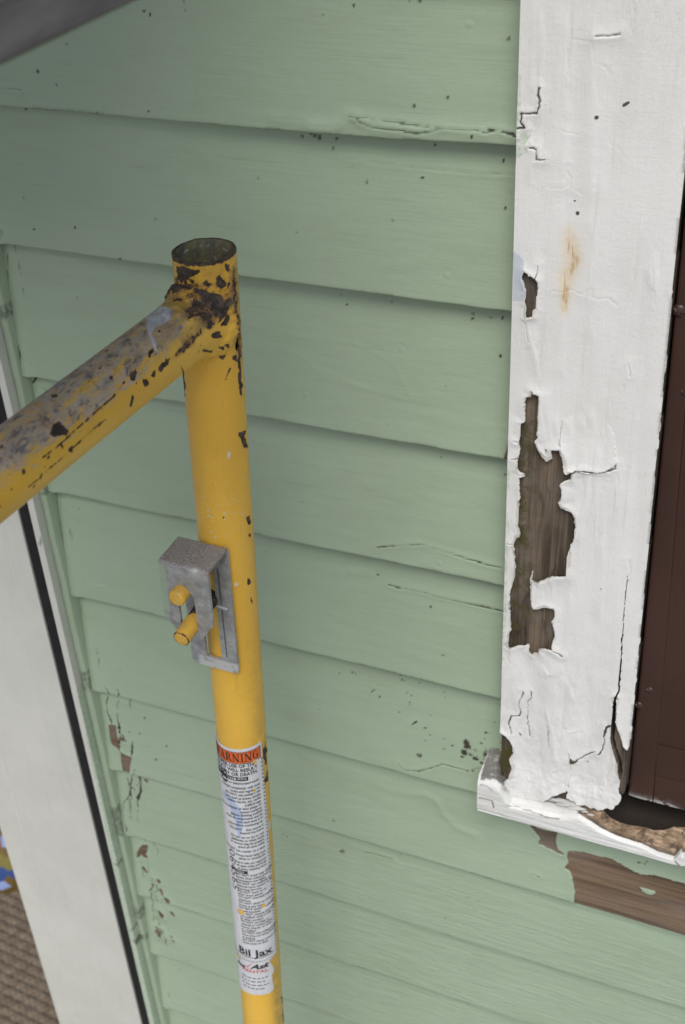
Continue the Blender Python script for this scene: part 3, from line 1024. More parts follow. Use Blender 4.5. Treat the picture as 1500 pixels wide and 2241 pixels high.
tcr(T3([(440, 2070), (455, 2160), (470, 2230)]), 0.0006, 0.6)
tcr(T3([(530, 1735), (520, 1810)]), 0.0006, 0.9)
tcr(T5([(605, 903), (690, 893), (780, 905), (880, 895), (960, 880), (965, 850)]), 0.0008, 1.0)
tcr(T5([(1065, 140), (1060, 235)]), 0.0005, 0.8)
tcr(T5([(1020, 300), (1010, 380)]), 0.0004, 0.5)
tcr(T5([(575, 560), (560, 680), (568, 730)]), 0.0006, 0.7)
tcr(T5([(1045, 1530), (1035, 1640)]), 0.0005, 0.7)
tcr(T5([(250, 690), (280, 695)]), 0.0005, 0.9)
tcr(T5([(222, 808), (275, 806)]), 0.0005, 0.9)
tcr(T5([(200, 1402), (245, 1410)]), 0.0005, 0.9)
tcr(T5([(505, 2145), (545, 2160), (580, 2180)]), 0.0008, 1.0)
tcr(T5([(850, 1230), (865, 1290), (890, 1345)]), 0.0004, 0.4)
tcr(T5([(435, 0), (432, 150), (445, 330)]), 0.0005, 0.4)
tcr(T5([(930, 380), (925, 500)]), 0.0003, 0.4)
tcr(T5([(790, 940), (925, 935), (925, 1000)]), 0.0004, 0.4)
tcr(C6([(430, 340), (415, 400), (430, 470), (415, 495), (370, 500), (358, 600)]), 0.0009, 1.0)
tcr(C6([(480, 340), (470, 500), (480, 640)]), 0.0007, 0.8)
tcr(C6([(1015, 540), (990, 560), (975, 650), (960, 720), (930, 765)]), 0.0010, 1.0)
tcr(C6([(745, 805), (790, 805), (840, 775), (910, 740)]), 0.0007, 1.0)
tcr(C6([(740, 745), (742, 810), (735, 960)]), 0.0006, 0.6)
tcr(C6([(590, 560), (600, 630), (610, 700)]), 0.0010, 0.6)
tcr(C6([(355, 80), (350, 150)]), 0.0006, 0.7)
TSP = [(q, r) for q, r in zip(XZ([(1307, 256), (1371, 227), (1366, 230), (1376, 224), (1265, 466), (1259, 439)], YT), (0.0014, 0.0011, 0.001, 0.0009, 0.0014, 0.0006))]
TRUST = XZ(T3([(738, 1400), (740, 1500), (750, 1600), (765, 1700), (720, 1800), (712, 1900), (705, 2000), (705, 2100)]), YT)
TGREEN = XZ(T3([(400, 640), (440, 760), (455, 830), (490, 880), (450, 940), (470, 985), (430, 1010), (380, 1050)]), YT)
TBLUE = XZ(T3([(370, 1640), (415, 1668), (440, 1700), (440, 1770), (432, 1820), (460, 1900), (445, 1960), (370, 1965)]), YT)

RIDGE = [(XZ(p, YT), w, a) for p, w, a in (
    ([(1187, 850), (1190, 920), (1192, 985)], 0.0016, 0.0014), ([(1206, 830), (1206, 985)], 0.0018, 0.0012),
    ([(1222, 900), (1227, 985)], 0.0016, 0.0016), ([(1252, 905), (1247, 960), (1243, 1020)], 0.0018, 0.0018),
    ([(1280, 900), (1276, 960)], 0.0022, 0.0012), ([(1300, 880), (1303, 950)], 0.0022, 0.0010),
    ([(1262, 1040), (1258, 1090), (1262, 1110)], 0.0020, 0.0016), ([(1310, 1060), (1325, 1090)], 0.0016, 0.0008),
    ([(1185, 0), (1182, 200), (1178, 420)], 0.0030, 0.0009), ([(1240, 0), (1236, 300), (1230, 640), (1225, 840)], 0.0030, 0.0008),
    ([(1302, 0), (1300, 260), (1296, 520), (1290, 760)], 0.0034, 0.0009), ([(1160, 330), (1165, 400), (1190, 418)], 0.0016, 0.0011),
    ([(1172, 700), (1168, 760), (1180, 850)], 0.0014, 0.0011), ([(1148, 690), (1160, 740), (1175, 800)], 0.0014, 0.0010),
    ([(1183, 1445), (1205, 1475), (1235, 1476)], 0.0022, 0.0018), ([(1237, 1476), (1255, 1530), (1262, 1570)], 0.0022, 0.0015),
    ([(1200, 1540), (1212, 1600), (1225, 1690)], 0.0016, 0.0012), ([(1268, 1590), (1270, 1640)], 0.0016, 0.0013), ([(1246, 1600), (1250, 1660)], 0.0016, 0.0013),
    ([(1225, 1590), (1245, 1603), (1290, 1600)], 0.0013, 0.0010), ([(1160, 1510), (1150, 1560)], 0.0016, 0.0011), ([(1440, 540), (1432, 640), (1430, 700)], 0.0020, 0.0014),
    ([(1425, 560), (1420, 640)], 0.0016, 0.0010), ([(1250, 1180), (1246, 1330), (1240, 1420)], 0.0030, 0.0009), ([(1320, 1120), (1310, 1380)], 0.0030, 0.0009))]
FLAP = XZ(T5([(575, 560), (610, 530), (680, 500), (760, 480), (860, 520), (940, 640), (965, 850), (880, 895), (780, 905), (690, 893), (605, 905), (585, 820), (570, 720)]), YT)
FLAP_T, FLAP_B = max(p[1] for p in FLAP), min(p[1] for p in FLAP)
XL = -0.2356
BOT = XZ(left_px[::-1] + bottom_px, YT)


def trim_right(z):
    return np.interp(-z, [-0.2, 0.294, 0.55, 0.75, 0.891, 1.0], [-0.1258, -0.1221, -0.1196, -0.1172, -0.1154, -0.1145])


US = np.arange(XL, -0.110, 0.0007)
VS = np.concatenate([np.arange(-0.955, -0.20, 0.0007), np.arange(-0.20, -0.085, 0.003)])
UC, VC = np.meshgrid((US[1:] + US[:-1]) / 2, (VS[1:] + VS[:-1]) / 2, indexing='ij')
uc, vc = UC.ravel(), VC.ravel()
ja = 0.0016 + 0.0030 * sstep(-0.87, -0.90, vc)
jx = ja * fbm(uc * 260, vc * 260, 21, 4)
jz = ja * fbm(uc * 260, vc * 260, 22, 4)
uj, vj = uc + jx, vc + jz
bot_poly = BOT + [(BOT[-1][0], 0.1), (XL - 0.01, 0.1), (XL - 0.01, BOT[0][1])]
stp = XZ(strip_px, YT)
strip_poly = stp + [(-0.05, stp[-1][1]), (-0.05, 0.1), (stp[0][0] - 0.002, 0.1)]
m_main = inpoly(uj, vj, bot_poly) | inpoly(uj, vj, strip_poly)
m_main &= uc < trim_right(vc) + 0.0012 * fbm(vc * 60, uc * 0, 23, 3)
for h in TH:
    m_main &= ~inpoly(uj, vj, h)
dsp = dpoly(uj, vj, SPLIT)
wsp = np.interp(-vc, [0.0, 0.70, 0.78, 0.83, 0.86, 0.96], [0.0004, 0.0004, 0.0009, 0.0013, 0.0016, 0.0018])
m_split = dsp < wsp
m_main &= ~m_split
mask = m_main.reshape(UC.shape)


def jig(u, v):
    return (u + 0.0065 * fbm(u * 75, v * 75, 301, 4) + 0.0011 * fbm(u * 300, v * 300, 303, 2),
            v + 0.0065 * fbm(u * 75, v * 75, 302, 4) + 0.0011 * fbm(u * 300, v * 300, 304, 2))


def trim_front(u, v):
    h = 0.0042 * fbm(u * 38, v * 3.5, 101, 2) + 0.0005 * fbm(u * 110, v * 10, 102, 2) * (0.3 + 1.0 * vn(u * 12, v * 6, 4))
    low = sstep(-0.62, -0.86, v)
    h += low * (0.0034 * fbm(u * 48, v * 10, 103, 3) + 0.0016 * fbm(u * 120, v * 50, 104, 4))
    h += sstep(-0.86, -0.90, v) * (0.0016 * np.abs(fbm(u * 160, v * 140, 107, 4)) + 0.0022 * fbm(u * 70, v * 45, 108, 3))
    h += 0.0005 * sstep(0.1, 0.16, fbm(u * 170, v * 14, 109, 3)) * sstep(0.55, 0.75, vn(u * 20, v * 7, 110))
    for q, dd_ in ((TH[1], 0.006), (TH[0], 0.004), (TH[3], 0.004), (TH[6], 0.004)):
        d = dpoly(u, v, q, True)
        h += (0.0012 + 0.0012 * vn(u * 90, v * 90, 9)) * np.exp(-(d / dd_) ** 1.4)
    for pts, w, s in TC:
        k = np.nonzero((u > min(p[0] for p in pts) - .012) & (u < max(p[0] for p in pts) + .012) & (v > min(p[1] for p in pts) - .012) & (v < max(p[1] for p in pts) + .012))[0]
        if len(k):
            d = dpoly(*jig(u[k], v[k]), pts)
            h[k] += 0.0008 * s * s * np.exp(-(d / 0.005) ** 2) - 0.001 * s * s * np.exp(-(d / 0.0007) ** 2)
    for pts, w, a in RIDGE:
        k = np.nonzero((u > min(p[0] for p in pts) - .015) & (u < max(p[0] for p in pts) + .015) & (v > min(p[1] for p in pts) - .015) & (v < max(p[1] for p in pts) + .015))[0]
        if len(k):
            uk, vk = u[k] + 0.0075 * fbm(u[k] * 30, v[k] * 26, 331, 4), v[k] + 0.004 * fbm(u[k] * 40, v[k] * 40, 334, 3)
            d = dpoly(uk, vk, pts)
            en = np.minimum(np.hypot(uk - pts[0][0], vk - pts[0][1]), np.hypot(uk - pts[-1][0], vk - pts[-1][1]))
            left_ = dpoly(uk - 0.0012, vk, pts) < dpoly(uk + 0.0012, vk, pts)
            wd = np.where(left_, w * 0.75, w * 2.4)
            h[k] += 0.62 * a * np.exp(-(d / wd) ** 2) * sstep(0.0, 0.016, en) * (0.15 + 1.2 * vn(v[k] * 60, u[k] * 30, 332))
    # torn flaps stand off the board and step down at their lower edge
    fl = inpoly(u + 0.001 * fbm(u * 90, v * 90, 341, 2), v + 0.001 * fbm(u * 90, v * 90, 342, 2), FLAP)
    h += np.where(fl, 0.0022 * sstep(FLAP_T, FLAP_B, v), 0)
    ed_ = np.zeros(len(u))
    for q in (TH[1], TH[0], TH[3], TH[6]):
        d = dpoly(u, v, q, True)
        wid = 0.0004 + 0.0050 * np.maximum(fbm(u * 55, v * 55, 321, 3), 0) * 2
        ed_ = np.maximum(ed_, 1 - sstep(wid * 0.8, wid * 1.2, d))
    h -= 0.0007 * ed_
    h += 0.0035 * sstep(-0.885, -0.925, v) * (0.6 + 0.8 * vn(u * 50, v * 30, 12))
    # bulge under the torn flap
    P = np.stack([u, YT - h, v], 1)
    N = np.tile(np.array([0, -1.0, 0]), (len(u), 1))
    return P, N


V, Fq, src, uu, vv = sheet(US, VS, mask, trim_front, 0.0011, 2, 'walls')
at = {k: np.zeros(len(uu)) for k in ('crack', 'dirt', 'rust', 'green', 'blue')}
for pts, w, s in TC:
    k = np.nonzero((uu > min(p[0] for p in pts) - .01) & (uu < max(p[0] for p in pts) + .01) & (vv > min(p[1] for p in pts) - .01) & (vv < max(p[1] for p in pts) + .01))[0]
    d = dpoly(*jig(uu[k], vv[k]), pts)
    ww = np.maximum(w * 0.75, 0.00035) * (0.55 + 0.9 * vn(uu[k] * 130, vv[k] * 130, 7))
    at['crack'][k] = np.maximum(at['crack'][k], s * min(1, w / 0.0006) * (0.55 + 0.5 * vn(uu[k] * 60, vv[k] * 60, 8)) * (1 - sstep(ww * 0.5, ww * 1.5, d)))
for (q, r) in TSP:
    d = np.hypot(uu - q[0], vv - q[1])
    at['dirt'] = np.maximum(at['dirt'], 3 * (1 - sstep(r * 0.6, r * 1.1, d)))
d = dpoly(uu, vv, TRUST)
at['rust'] = np.exp(-(d / (0.0028 + 0.0045 * np.exp(-((vv - TRUST[3][1]) / 0.03) ** 2))) ** 2) * 1.1
at['rust'] *= sstep(TRUST[0][1], TRUST[1][1] - 0.01, vv) * sstep(TRUST[-1][1], TRUST[-2][1], vv)
at['edge'] = np.zeros(len(uu))
for q in TH:
    xs = [p[0] for p in q]
    zs = [p[1] for p in q]
    k = np.nonzero((uu > min(xs) - .02) & (uu < max(xs) + .02) & (vv > min(zs) - .02) & (vv < max(zs) + .02))[0]
    d = dpoly(uu[k], vv[k], q, True)
    wid = 0.0004 + 0.0050 * np.maximum(fbm(uu[k] * 55, vv[k] * 55, 321, 3), 0) * 2
    at['edge'][k] = np.maximum(at['edge'][k], 1 - sstep(wid * 0.85, wid * 1.15, d))
d = dpoly(uu, vv, TGREEN, True)
at['green'] = np.where(inpoly(uu, vv, TGREEN), 1.0, 0) * (uu < XL + 0.03)
k = (uu < XL + 0.0025 + 0.002 * fbm(vv * 60, uu * 0, 33, 3)) & (fbm(vv * 14, uu * 0, 35, 3) > 0.0)
at['green'] = np.maximum(at['green'], k * 0.8)
at['blue'] = inpoly(uu, vv, TBLUE) * 1.0
e = dpoly(uu, vv, TH[1], True)
at['dirt'] = np.maximum(at['dirt'], 0.55 * np.exp(-(e / 0.0012) ** 2) * (fbm(uu * 120, vv * 120, 36, 3) > 0.1))
at['dirt'] = np.maximum(at['dirt'], 0.5 * np.exp(-((uu - trim_right(vv)) / 0.0015) ** 2) * (fbm(uu * 0, vv * 60, 37, 3) > 0.0))
trim = None
# bare board beneath the paint, split along the same line
UB = np.arange(XL + 0.0006, -0.1125, 0.0013)
VB = np.arange(-0.948, -0.085, 0.0026)
BC, DC = np.meshgrid((UB[1:] + UB[:-1]) / 2, (VB[1:] + VB[:-1]) / 2, indexing='ij')
bm_ = (BC < trim_right(DC) - 0.0012)
dsb = dpoly(BC.ravel(), DC.ravel(), SPLIT).reshape(BC.shape)
bm_ &= ~((dsb < 0.0016) & (DC < -0.70))
botz = np.interp(BC, [-0.236, -0.20, -0.16, -0.13, -0.112], [-0.928, -0.93, -0.922, -0.912, -0.89])
bm_ &= DC > botz


def board_front(u, v):
    h = 0.0010 * fbm(u * 260, v * 6, 121, 4) + 0.0008 * fbm(u * 60, v * 3, 122, 3)
    return np.stack([u, YT + 0.0024 - h, v], 1), np.tile(np.array([0, -1.0, 0]), (len(u), 1))


Vb, Fb, sb, ub, vb = sheet(UB, VB, bm_, board_front, 0.022, 1, 'walls')
moss = np.exp(-((ub - (XL + 0.012)) / 0.012) ** 2) * sstep(-0.45, -0.55, vb) + 1.4 * sstep(-0.83, -0.86, vb) * (ub < XL + 0.03)
trim = mesh('trim_board', Vb, Fb, M_BARE, win, attrs={'moss': moss[sb]}, angle=40)
trim['label'] = 'weathered grey brown bare wood showing where the white paint has peeled'
pl = mesh('paint_layer', V, Fq, M_WHITE, trim, attrs={k: a[src] for k, a in at.items()}, angle=45)
v_, f_ = box((XL + 0.0006, YT + 0.0008, -0.085), (-0.126, YT + 0.024, 0.55), 0.001)
mesh('trim_board', v_, f_, M_WHITE, win)

# sill ------------------------------------------------------------
YF = 0.814
zb = wl((1045, 1775), YF)[2]
top_px = [(1045, 1703), (1058, 1704), (1078, 1709), (1094, 1722), (1104, 1744), (1116, 1764), (1164, 1775), (1225, 1788), (1268, 1786), (1292, 1801), (1311, 1815), (1353, 1836), (1404, 1852), (1439, 1870), (1474, 1882), (1494, 1874), (1490, 1863), (1510, 1862), (1600, 1880)]
cav_px = [(1262, 1768), (1300, 1767), (1318, 1769), (1337, 1788), (1359, 1801), (1398, 1809), (1433, 1817), (1455, 1815), (1474, 1809), (1500, 1812), (1600, 1835)]
tp = XZ(top_px, YF)
tp = sorted(tp)
cp = sorted(XZ(cav_px, 0.832))
XS = np.concatenate([np.arange(-0.2528, -0.03, 0.0009), np.linspace(-0.03, 0.30, 60)[1:]])
ztop = np.interp(XS, [p[0] for p in tp], [p[1] for p in tp]) + 0.0012 * fbm(XS * 120, XS * 0, 131, 3)
zcav = np.interp(XS, [p[0] for p in cp], [p[1] for p in cp]) + 0.0022 * fbm(XS * 160, XS * 0, 132, 4)
rot = sstep(-0.163, -0.148, XS)
zbk = np.interp(XS, [-0.2528, -0.240, -0.234, -0.20, -0.16, -0.12, 0.3], [-0.905, -0.906, -0.921, -0.9275, -0.920, -0.916, -0.916])
zbk = np.minimum(zbk, 0)
rows = []
wood = []
dark = []
# profile of each column: underside back, underside front, face, lip, chamfer, cavity wall, cavity floor, back
NF, NTp = 26, 14
uy = []
for k in range(3):
    rows.append((np.full_like(XS, 0.868 - (0.868 - YF - 0.001) * k / 2), np.full_like(XS, zb)))
    wood.append(XS * 0)
    dark.append(XS * 0)
for k in range(1, NF + 1):
    t_ = k / NF
    z_ = zb + (ztop - zb) * t_
    yy = YF - 0.0014 * fbm(XS * 30, z_ * 120, 141, 3) - 0.0010 * fbm(XS * 14, z_ * 420, 142, 3) + 0.0045 * sstep(0.72, 1.0, np.full_like(XS, t_)) ** 2 + 0.002 * sstep(0.1, 0.0, np.full_like(XS, t_))
    rows.append((yy, z_))
    wood.append(rot * sstep(0.95, 1.0, np.full_like(XS, t_)))
    dark.append(XS * 0)
for k in range(1, NTp + 1):
    t_ = k / NTp
    yend = 0.850 * (1 - rot) + 0.832 * rot
    zend = zbk * (1 - rot) + zcav * rot
    y_ = YF + 0.002 + (yend - YF - 0.002) * t_
    z_ = ztop + (zend - ztop) * t_ + 0.0012 * fbm(XS * 70, y_ * 300, 143, 3) * (1 - t_ * 0.3) + rot * 0.003 * fbm(XS * 55, y_ * 220, 144, 4)
    rows.append((y_, z_))
    wood.append(rot)
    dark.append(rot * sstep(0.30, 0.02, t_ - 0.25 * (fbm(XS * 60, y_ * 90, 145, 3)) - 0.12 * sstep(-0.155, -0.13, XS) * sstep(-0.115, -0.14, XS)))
zfl = -0.9455 + 0.002 * fbm(XS * 60, XS * 0, 148, 3)
for (dy, dz) in ((0.0015, 0.15), (0.0045, 0.5), (0.009, 0.9), (0.022, 1.0), (0.05, 0.95)):
    y_ = 0.832 + dy + 0.002 * fbm(XS * 80, XS * 0, 146, 3)
    z_ = zcav + (zfl - zcav) * dz + 0.003 * fbm(XS * 90, XS * 0 + dy * 900, 147, 3) * (dz > 0.3)
    yb = 0.850 + 0.018 * min(1, dy / 0.012)
    rows.append((y_ * rot + yb * (1 - rot), z_ * rot + (zbk - 0.001) * (1 - rot)))
    wood.append(rot)
    dark.append(rot * (1.1 + dz))  # rotten wood blackened further to paint in the cavity's shade
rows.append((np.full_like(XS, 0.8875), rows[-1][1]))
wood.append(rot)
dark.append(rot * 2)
P = np.stack([np.stack([XS, ry, rz], 1) for ry, rz in rows], 1)      # columns x profile
nu, nv = P.shape[:2]
Pf = P.reshape(-1, 3)
W = np.stack(wood, 1).ravel()
D = np.stack(dark, 1).ravel()
ix, iy = toimg(Pf)
dirt = inpoly(ix, iy, [(1052, 1706), (1060, 1670), (1085, 1600), (1115, 1600), (1130, 1720), (1105, 1722), (1085, 1705)]) * 0.85
dirt = np.maximum(dirt, 0.6 * np.exp(-(dpoly(ix, iy, bottom_px) / 7) ** 2))
crack = np.zeros(len(ix))
for pts, w in ((T7([(90, 515), (180, 540), (190, 585)]), 2.0), (T7([(280, 570), (350, 580), (440, 610), (550, 650), (640, 665)]), 1.6), (T7([(430, 455 + 60), (560, 540), (690, 570), (780, 610)]), 1.6), (T7([(100, 430), (150, 445), (180, 470)]), 1.2), ([(1478, 1885), (1490, 1898), (1500, 1897)], 2.0)):
    d = dpoly(ix, iy, pts)
    crack = np.maximum(crack, 0.75 * (1 - sstep(w * 0.5, w * 1.6, d)))
end = [list(range(nv))]          # left end cap
Fl = [list(map(int, q)) for q in grid_faces(nu, nv)] + [list(range(nv))[::-1]]
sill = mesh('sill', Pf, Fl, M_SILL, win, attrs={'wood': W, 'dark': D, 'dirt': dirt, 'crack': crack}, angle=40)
sill['label'] = 'white window sill rotted open to bare splintered wood at its right'
# small curled paint flakes left along the broken edge
for (x0, y0, sz) in ((1222, 1748, 10), (1235, 1757, 12), (1262, 1766, 14), (1274, 1772, 9), (1290, 1779, 8)):
    q = wl((x0, y0), 0.826)
    s_ = sz * 0.00042
    n_ = 7
    V = []
    for a in range(n_):
        an = 6.283 * a / n_
        rr = s_ * (0.7 + 0.5 * rng.random())
        V.append((q[0] + rr * 1.5 * math.cos(an), q[1] - 0.003 + rr * 0.5 * math.sin(an), q[2] + 0.0015 + rr * 0.35 * math.cos(an + 0.5)))
    V += [(a + 0.0002, b + 0.0002, c - 0.0012) for a, b, c in V]
    Fs = [list(range(n_)), list(range(n_, 2 * n_))[::-1]] + [[a, a + n_, (a + 1) % n_ + n_, (a + 1) % n_] for a in range(n_)]
    z0 = [0.0] * len(V)
    mesh('paint_flake', V, Fs, M_SILL, sill, attrs={'wood': z0, 'dark': z0, 'dirt': z0, 'crack': z0}, smooth=False)

# brown sash: stile, rails and panel ------------------------------
YS = 0.842
sash = None


def quadbox(name, x0b, x0t, x1b, x1t, z0, z1, parent, yoff=0.0, worn=False):
    nz, nx = max(2, int((z1 - z0) / 0.004)), 26
    Z = np.linspace(z0, z1, nz)
    S = np.linspace(0, 1, nx)
    ZZ, SS = np.meshgrid(Z, S, indexing='ij')
    xl = x0b + (x0t - x0b) * (ZZ - z0) / (z1 - z0)
    xr = x1b + (x1t - x1b) * (ZZ - z0) / (z1 - z0)
    X = xl + (xr - xl) * SS
    edge = np.minimum(np.minimum(X - xl, xr - X), np.minimum(ZZ - z0, z1 - ZZ))
    Y = YS + yoff + 0.0008 * np.exp(-edge / 0.0007) - 0.0005 * fbm(X * 25, ZZ * 9, 151, 3)
    if worn:
        ZZ = ZZ + 0.0012 * fbm(X * 150, ZZ * 0, 152, 3) * np.exp(-(ZZ - z0) / 0.003)
    n = nz * nx
    P_ = np.stack([X, Y, ZZ], 2).reshape(-1, 3)
    Q_ = P_.copy()
    Q_[:, 1] = YS + 0.03
    idx = np.arange(n).reshape(nz, nx)
    loop = np.concatenate([idx[0, :], idx[1:, -1], idx[-1, -2::-1], idx[-2:0:-1, 0]])
    nx_ = np.roll(loop, -1)
    side = np.stack([loop, loop + n, nx_ + n, nx_], 1)
    Fq_ = np.concatenate([grid_faces(nz, nx, 0, True), grid_faces(nz, nx, n), side])
    wv = np.zeros(2 * n)
    if worn:
        wv[:n] = (np.exp(-((P_[:, 2] - z0) / 0.0022)) * 1.3 * (fbm(P_[:, 0] * 60, P_[:, 0] * 0, 153, 3) > -0.12))
    return mesh(name, np.concatenate([P_, Q_]), Fq_, M_BROWN, parent, attrs={'worn': wv}, angle=50)


sash = quadbox('sash', -0.1172, -0.1315, -0.0921, -0.1330 + 0.0, -0.9085, 0.3, win, 0.0, True) if False else None
ZB0, ZB1, ZB2, ZT = -0.9085, -0.8742, -0.8348, 0.35


def xs_(z):
    return -0.0916 + (-0.1103 + 0.0916) * (z + 0.905) / (-0.4647 + 0.905)


def xl_(z):
    return trim_right(np.array([z]))[0] - 0.0 + 0.001


sash = quadbox('sash_stile', xl_(ZB0), xl_(-0.05), xs_(ZB0) - 0.0004, xs_(-0.05) - 0.0004 + 0.01, ZB0, -0.05, win, 0, True)
quadbox('sash_rail', xs_(ZB0) + 0.0004, xs_(ZB1) + 0.0004, 0.30, 0.30, ZB0 - 0.0006, ZB1 - 0.0004, win, 0.0004, True)
quadbox('sash_rail', xs_(ZB1) + 0.0004, xs_(ZB2) + 0.0004, 0.30, 0.30, ZB1 + 0.0004, ZB2 - 0.0004, win, 0.0002)
quadbox('sash_panel', xs_(ZB2) + 0.0004, xs_(-0.05) + 0.0104, 0.30, 0.30, ZB2 + 0.0004, -0.05, win, 0.0006)
v_, f_ = box((-0.122, YS + 0.001, -0.0495), (0.30, YS + 0.03, 0.55), 0.0008)
mesh('sash_panel', v_, f_, M_BROWN, win)
# backing inside the rotten sill
v_, f_ = box((-0.168, 0.888, -1.028), (0.42, 0.91, 0.75))
mesh('backing_board', v_, f_, M_SHEATH, win, smooth=False)
for (px, py, r) in ((1487, 682, 0.0052), (1398, 1546, 0.0042), (1422, 1513, 0.0038), (1500, 860, 0.004)):
    q = wl((px, py), YS - 0.001)
    n_, V, Fs = 24, [], []
    for a in range(7):
        t_ = a / 6 * math.pi / 2
        for k in range(n_):
            an = 6.283185 * k / n_
            slot = 0.0009 if abs(math.sin(an + 0.6)) < 0.22 and a < 5 and a > 0 else 0
            V.append((q[0] + r * math.sin(t_) * math.cos(an), YS + 0.0008 - r * 0.55 * math.cos(t_) + slot, q[2] + r * math.sin(t_) * math.sin(an)))
    for a in range(6):
        for k in range(n_):
            Fs.append([a * n_ + k, a * n_ + (k + 1) % n_, (a + 1) * n_ + (k + 1) % n_, (a + 1) * n_ + k])
    mesh('screw', V, Fs, M_ZINC, win)

# ------------------------------------------------------------------ scaffold frame
RT = 0.0215


def axis_x(z):
    return -0.4045 - 0.047 * (-0.332 - z)


AY = 0.682
scaf = root('scaffold', 'worn yellow scaffold frame standing before the green wall with grey locking bracket', 'scaffold', (axis_x(-CZ), AY, -CZ))
J6 = lambda p: CR(340, 500, 6.818, p)
J4 = lambda p: CR(0, 480, 2.42, p)
CHIPS = [J6(q) for q in (
    [(320, 575), (420, 560), (560, 610), (600, 640), (665, 640), (640, 680), (590, 690), (540, 700), (510, 730), (420, 720), (330, 710)],
    [(905, 730), (950, 690), (980, 730), (1020, 790), (1060, 840), (1030, 880), (980, 895), (920, 860), (900, 800)],
    [(1070, 820), (1100, 800), (1115, 850), (1085, 870)],
    [(730, 800), (770, 760), (800, 810), (855, 820), (820, 860), (800, 890), (750, 850)],
    [(1060, 1060), (1100, 1030), (1130, 1080), (1110, 1150), (1085, 1250), (1050, 1290), (1075, 1160)],
    [(980, 1180), (1020, 1200), (1030, 1290), (1000, 1370), (950, 1420), (970, 1300)],
    [(1075, 1310), (1110, 1320), (1050, 1450), (980, 1460), (1020, 1400)],
    [(1150, 560), (1175, 550), (1190, 700), (1200, 800), (1215, 950), (1220, 1080), (1235, 1200), (1270, 1430), (1275, 1600), (1290, 1800), (1275, 2045), (1235, 2045), (1225, 1850), (1195, 1600), (1210, 1400), (1190, 1150), (1150, 1050), (1180, 950), (1140, 870), (1165, 760), (1150, 700)],
    [(845, 1590), (890, 1560), (980, 1550), (960, 1590), (1000, 1590), (980, 1640), (930, 1650), (870, 1640)],
    [(685, 1800), (760, 1805), (840, 1815), (830, 1840), (740, 1835)],
    [(930, 1760), (1020, 1760), (1010, 1790), (960, 1800)],
    [(1050, 1740), (1110, 1710), (1110, 1780), (1070, 1780)],
    [(950, 1900), (1000, 1890), (1060, 1890), (1020, 1950), (960, 1935)],
    [(1150, 1920), (1210, 1900), (1220, 2000), (1170, 1980)],
    [(1040, 540), (1105, 530), (1110, 650), (1060, 650)],
    [(390, 1010), (560, 950), (660, 1030), (780, 1060), (900, 1050), (940, 1120), (960, 1250), (940, 1350), (900, 1430), (830, 1500), (720, 1480), (690, 1380), (640, 1310), (560, 1330), (470, 1370), (460, 1300), (420, 1230), (540, 1160), (540, 1080)],
    [(270, 1900), (330, 1820), (430, 1700), (520, 1590), (640, 1540), (690, 1480), (720, 1540), (600, 1650), (560, 1740), (450, 1830), (330, 1930), (270, 1960)],
    [(300, 730), (420, 700), (560, 760), (700, 850), (640, 900), (500, 880), (400, 930), (280, 850)],
)] + [J4(q) for q in (
    [(265, 1130), (290, 1080), (315, 1075), (345, 1100), (350, 1135), (320, 1150), (280, 1145)],
    [(690, 820), (720, 795), (730, 815), (715, 850), (690, 845)],
    [(755, 850), (780, 845), (785, 870), (765, 885)],
    [(805, 810), (825, 800), (820, 830), (805, 830)],
    [(840, 790), (880, 735), (900, 740), (880, 775), (850, 800)],
    [(1260, 1135), (1300, 1120), (1300, 1160), (1308, 1210), (1290, 1215), (1280, 1170)],
    [(1308, 1580), (1325, 1575), (1330, 1605), (1315, 1615)],
    [(968, 780), (975, 800), (985, 940), (975, 945)],
    [(1260, 740), (1270, 735), (1285, 880), (1282, 940), (1272, 930)],
    [(785, 700), (810, 690), (800, 730), (788, 735)],
    [(325, 1195), (338, 1200), (335, 1215), (325, 1212)],
    [(368, 1210), (385, 1205), (382, 1230), (368, 1230)],
    [(280, 930), (300, 925), (300, 940), (280, 942)],
    [(690, 990), (705, 930), (712, 935), (700, 1000)],
    [(525, 1080), (540, 1070), (520, 1095)],
)] + [
    [(578, 1640), (583, 1636), (584, 1672), (579, 1676)], [(586, 1690), (590, 1700), (584, 1712), (580, 1708)],
    [(544, 1268), (549, 1266), (550, 1276), (545, 1278)], [(550, 1308), (555, 1316), (553, 1322)], [(545, 1168), (551, 1166), (549, 1176)],
    [(488, 600 + 530), (492, 1131), (490, 1135)], [(618, 2180), (622, 2178), (624, 2241), (620, 2241)]]
RUSTLINES = [(J4([(230, 1260), (300, 1210), (440, 1080), (520, 1010), (600, 940), (660, 860)]), 1.6, 0.8), (J4([(150, 1420), (300, 1290), (420, 1180), (520, 1090), (560, 1060)]), 1.3, 0.75), (J4([(1195, 850), (1220, 790)]), 1.2, 0.9), (J4([(240, 560 + 600), (300, 1100)]), 0.1, 0.1),
             (CR(440, 1600, 7.47, [(1040, 30), (1055, 250), (1070, 560), (1100, 700)]), 1.5, 0.5)]
WHITE_P = [J4([(775, 510), (800, 480), (850, 455), (910, 470), (905, 530), (870, 560), (830, 570), (805, 600), (830, 660), (838, 715), (820, 690), (790, 620), (775, 560)]), CR(300, 1130, 4.41, [(940, 635), (1005, 660), (940, 675)]), [(587, 1795), (594, 1798), (594, 1815), (588, 1815)], [(601, 1930), (606, 1930), (605, 1945), (601, 1943)], [(497, 988), (506, 990), (503, 1006), (499, 1004)], [(565, 1358), (570, 1375), (566, 1372)],
           CR(300, 1130, 4.41, [(835, 175), (865, 175), (850, 200)])]


